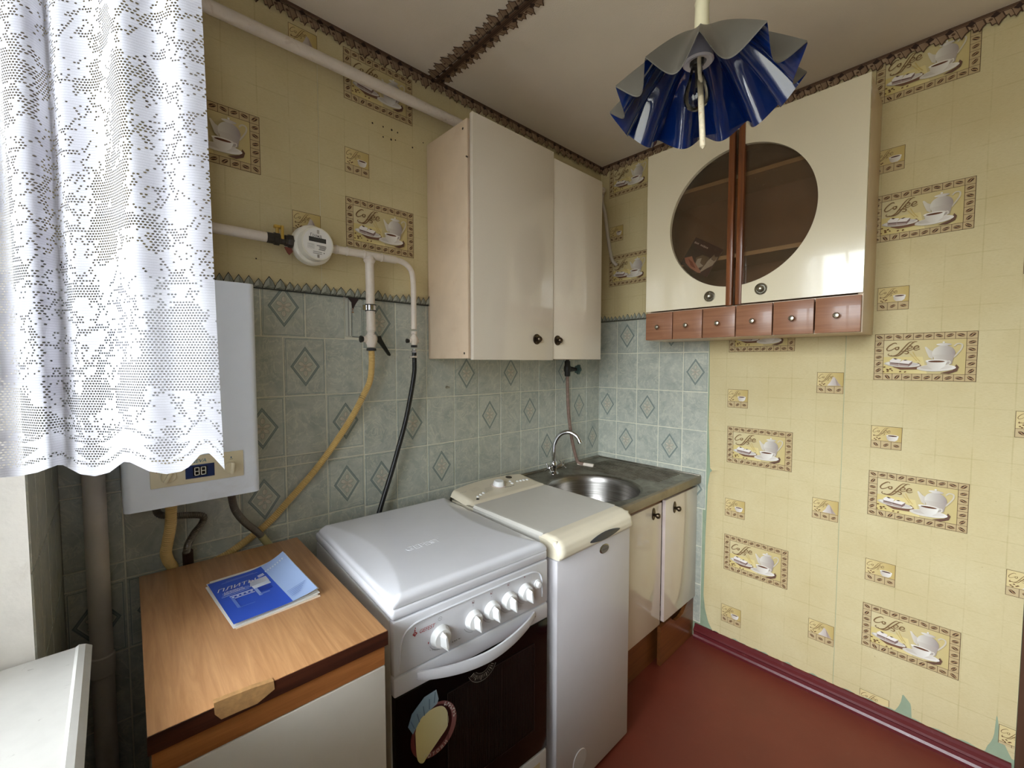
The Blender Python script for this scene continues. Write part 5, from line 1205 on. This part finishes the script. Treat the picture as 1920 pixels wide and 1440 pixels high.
# ================================================================== PENDANT LAMP
lc = CAM+FH*1.038+RT*.446; lc.z = 1.988
lp = wthing('pendant_lamp', 'blue fluted pendant lamp shade hanging from the ceiling on a white cord', 'lamp', tuple(lc))
tilt = Matrix.Rotation(math.radians(-1.5), 4, FH)
LM = Matrix.Translation(lc) @ tilt
NS = 12
def shade(u, v, inner):
    th = 2*PI*u; t = v; w_ = 1-2*abs(math.sin(NS*th/2+.5+.35*math.sin(th*2+1)))
    R = .026+.170*t**.95+.017*t**1.6*w_; z = .150*(1-t**1.25)+.021*t**1.4*w_
    if not inner: z += .0030
    return LM @ Vector((R*math.cos(th), R*math.sin(th), z))
mb = MB(); mb.grid(lambda u, v: shade(u, v, True), 264, 26, 0, True); mb.grid(lambda u, v: shade(u, v, False), 264, 26, 1, True, True)
nu = 264
rim = [shade(i/nu, 1, True) for i in range(nu)]+[shade(i/nu, 1, False) for i in range(nu)]
mb.add(rim, [(i, (i+1) % nu, nu+(i+1) % nu, nu+i) for i in range(nu)], 1)
wpart('shade', mb, ['lamp_blue', 'lamp_outer'], lp)
AXU = tilt.to_3x3() @ Vector((0, 0, 1))
wpart('socket', MB().lathe([(.026, .152), (.030, .14), (.030, .115), (.034, .092), (.030, .088), (.018, .092), (.016, .10)], LM @ Vector((0, 0, 0))-RT*.008, AXU, 28), 'socket_white', lp)
wpart('socket_ring', MB().lathe([(.016, .106), (.016, .086), (.014, .082)], LM @ Vector((0, 0, 0))-RT*.011, AXU, 20), 'steel_dark', lp)
bu = wpart('bulb', MB().lathe([(.013, -.086), (.0135, -.076), (.017, -.058), (.025, -.036), (.0295, -.016), (.028, -.002), (.020, .010), (.010, .016), (.0005, .018)], LM @ Vector((0, 0, 0))-RT*.012, -AXU, 28), 'bulb_glass', lp)
wpart('filament_stem', MB().tube([LM @ Vector((0, 0, .084))-RT*.012, LM @ Vector((0, 0, .035))-RT*.012], .004, 8, rf=lambda t: .005-.003*t), 'lamp_outer', lp, bu)
top = LM @ Vector((0, 0, .152))
wpart('cap', MB().lathe([(.027, -.006), (.025, .006), (.0165, .014), (.0150, .066), (.0165, .072), (.013, .082), (.008, .084)], top, (0, 0, 1), 24), 'cord_cream', lp)
path, L = resample([top+Vector((0, 0, .08)), Vector((top.x, top.y, CEIL-.028))], .004); nn_ = len(path)
wpart('cord', MB().tube(path, .0075, 12, rf=lambda t: .0082 if int(round(t*(nn_-1))) % 2 else .0068), 'cord_cream', lp)
wpart('ceiling_rose', MB().lathe([(.010, 0), (.03, .008), (.042, .020), (.044, .030)], (top.x, top.y, CEIL-.0295), (0, 0, 1), 28), 'cord_cream', lp)
# spattered strip that hangs inside the shade
s0 = CAM+ray(1311, 110)*.985; s1 = CAM+ray(1318, 279)*.985
wpart('hanging_strip', MB().tube(catmull([LM @ Vector((0, 0, .105)), s0, s0.lerp(s1, .3), s0.lerp(s1, .6), s0.lerp(s1, .9), s1], 6), .0055, 10, rf=lambda t: .0045 if t < .35 else .0066 if t < .92 else .0062*(1-t)/.08+.0016), 'stick_spattered', lp)

# ================================================================== LACE CURTAIN
HEM = [(-75, 893), (-20, 897), (35, 893), (70, 886), (108, 872), (118, 872), (150, 889), (178, 893), (205, 886), (232, 866), (244, 867), (280, 884), (312, 889), (340, 884), (355, 875), (366, 863), (375, 853), (385, 850), (392, 850), (400, 857), (410, 868), (421, 880)]
CUSP = [-60, 113, 238, 393, 470]
def cur_d(px): 
    return .60+.011*math.sin(px/26.0+.4)*(.5+.5*math.tanh((300-px)/80))+.020*math.exp(-((px-128)/24.0)**2)-.010*math.exp(-((px-70)/40.0)**2)+.012*math.sin(px/70.)
NU, NV = 260, 46
cols_ = []; arc_l = 0; prev = None
for i in range(NU+1):
    px = -75+(421+75)*i/NU; d = cur_d(px); P = CAM+FH*d+RT*((px-960)/FPX*d*1.0); 
    he = CAM+ray(px, interp(HEM, px))*d
    if prev is not None: arc_l += (Vector((he.x, he.y))-prev).length
    prev = Vector((he.x, he.y))
    ph = 0
    for a, b_ in zip(CUSP, CUSP[1:]):
        if a <= px <= b_: ph = abs((px-a)/(b_-a)-.5)*2
    cols_.append((he, arc_l, ph, px))
vs = []; uvc = []; uvh = []; ZTOP = 2.44
for j in range(NV+1):
    t = j/NV
    for he, s_, ph, px in cols_:
        z = he.z+(ZTOP-he.z)*t; k = (z-he.z)
        sway = -.020*k*(px/420 if px > 0 else 0)     # side edge leans in slightly towards the top
        p = Vector((he.x, he.y, z))+RT*sway+FH*(.006*math.sin(px/17.+k*2.0)*min(1, k*2))
        vs.append(tuple(p)); uvc.append((s_, z)); uvh.append((ph, k))
fs = [(j*(NU+1)+i, j*(NU+1)+i+1, (j+1)*(NU+1)+i+1, (j+1)*(NU+1)+i) for j in range(NV) for i in range(NU)]
org = Vector(vs[0]); org.z = ZTOP
me = bpy.data.meshes.new('lace_curtain'); me.from_pydata([tuple(Vector(p)-org) for p in vs], [], fs); me.materials.append(M['lace'])
for nm, dat in (('cloth', uvc), ('hem', uvh)):
    l = me.uv_layers.new(name=nm)
    for lo_ in me.loops: l.data[lo_.index].uv = dat[lo_.vertex_index]
me.polygons.foreach_set('use_smooth', [True]*len(fs)); me.update()
cu = link('lace_curtain', me); cu.location = org; tag(cu, 'white floral lace curtain with scalloped hem hanging by the window', 'curtain')
rail = MB().tube([Vector(vs[NV*(NU+1)+i]) for i in range(0, NU+1, 10)], .006, 8)
ra = Vector(vs[NV*(NU+1)+20]); rb_ = Vector(vs[NV*(NU+1)+NU-20])
for q in (ra, rb_): rail.tube([q, q+Vector((0, 0, CEIL-ZTOP))], .004, 8)
single('curtain_rail', rail, 'frame_white', 'thin white curtain rail fixed to the ceiling above the lace curtain', 'curtain rail', tuple(ra))
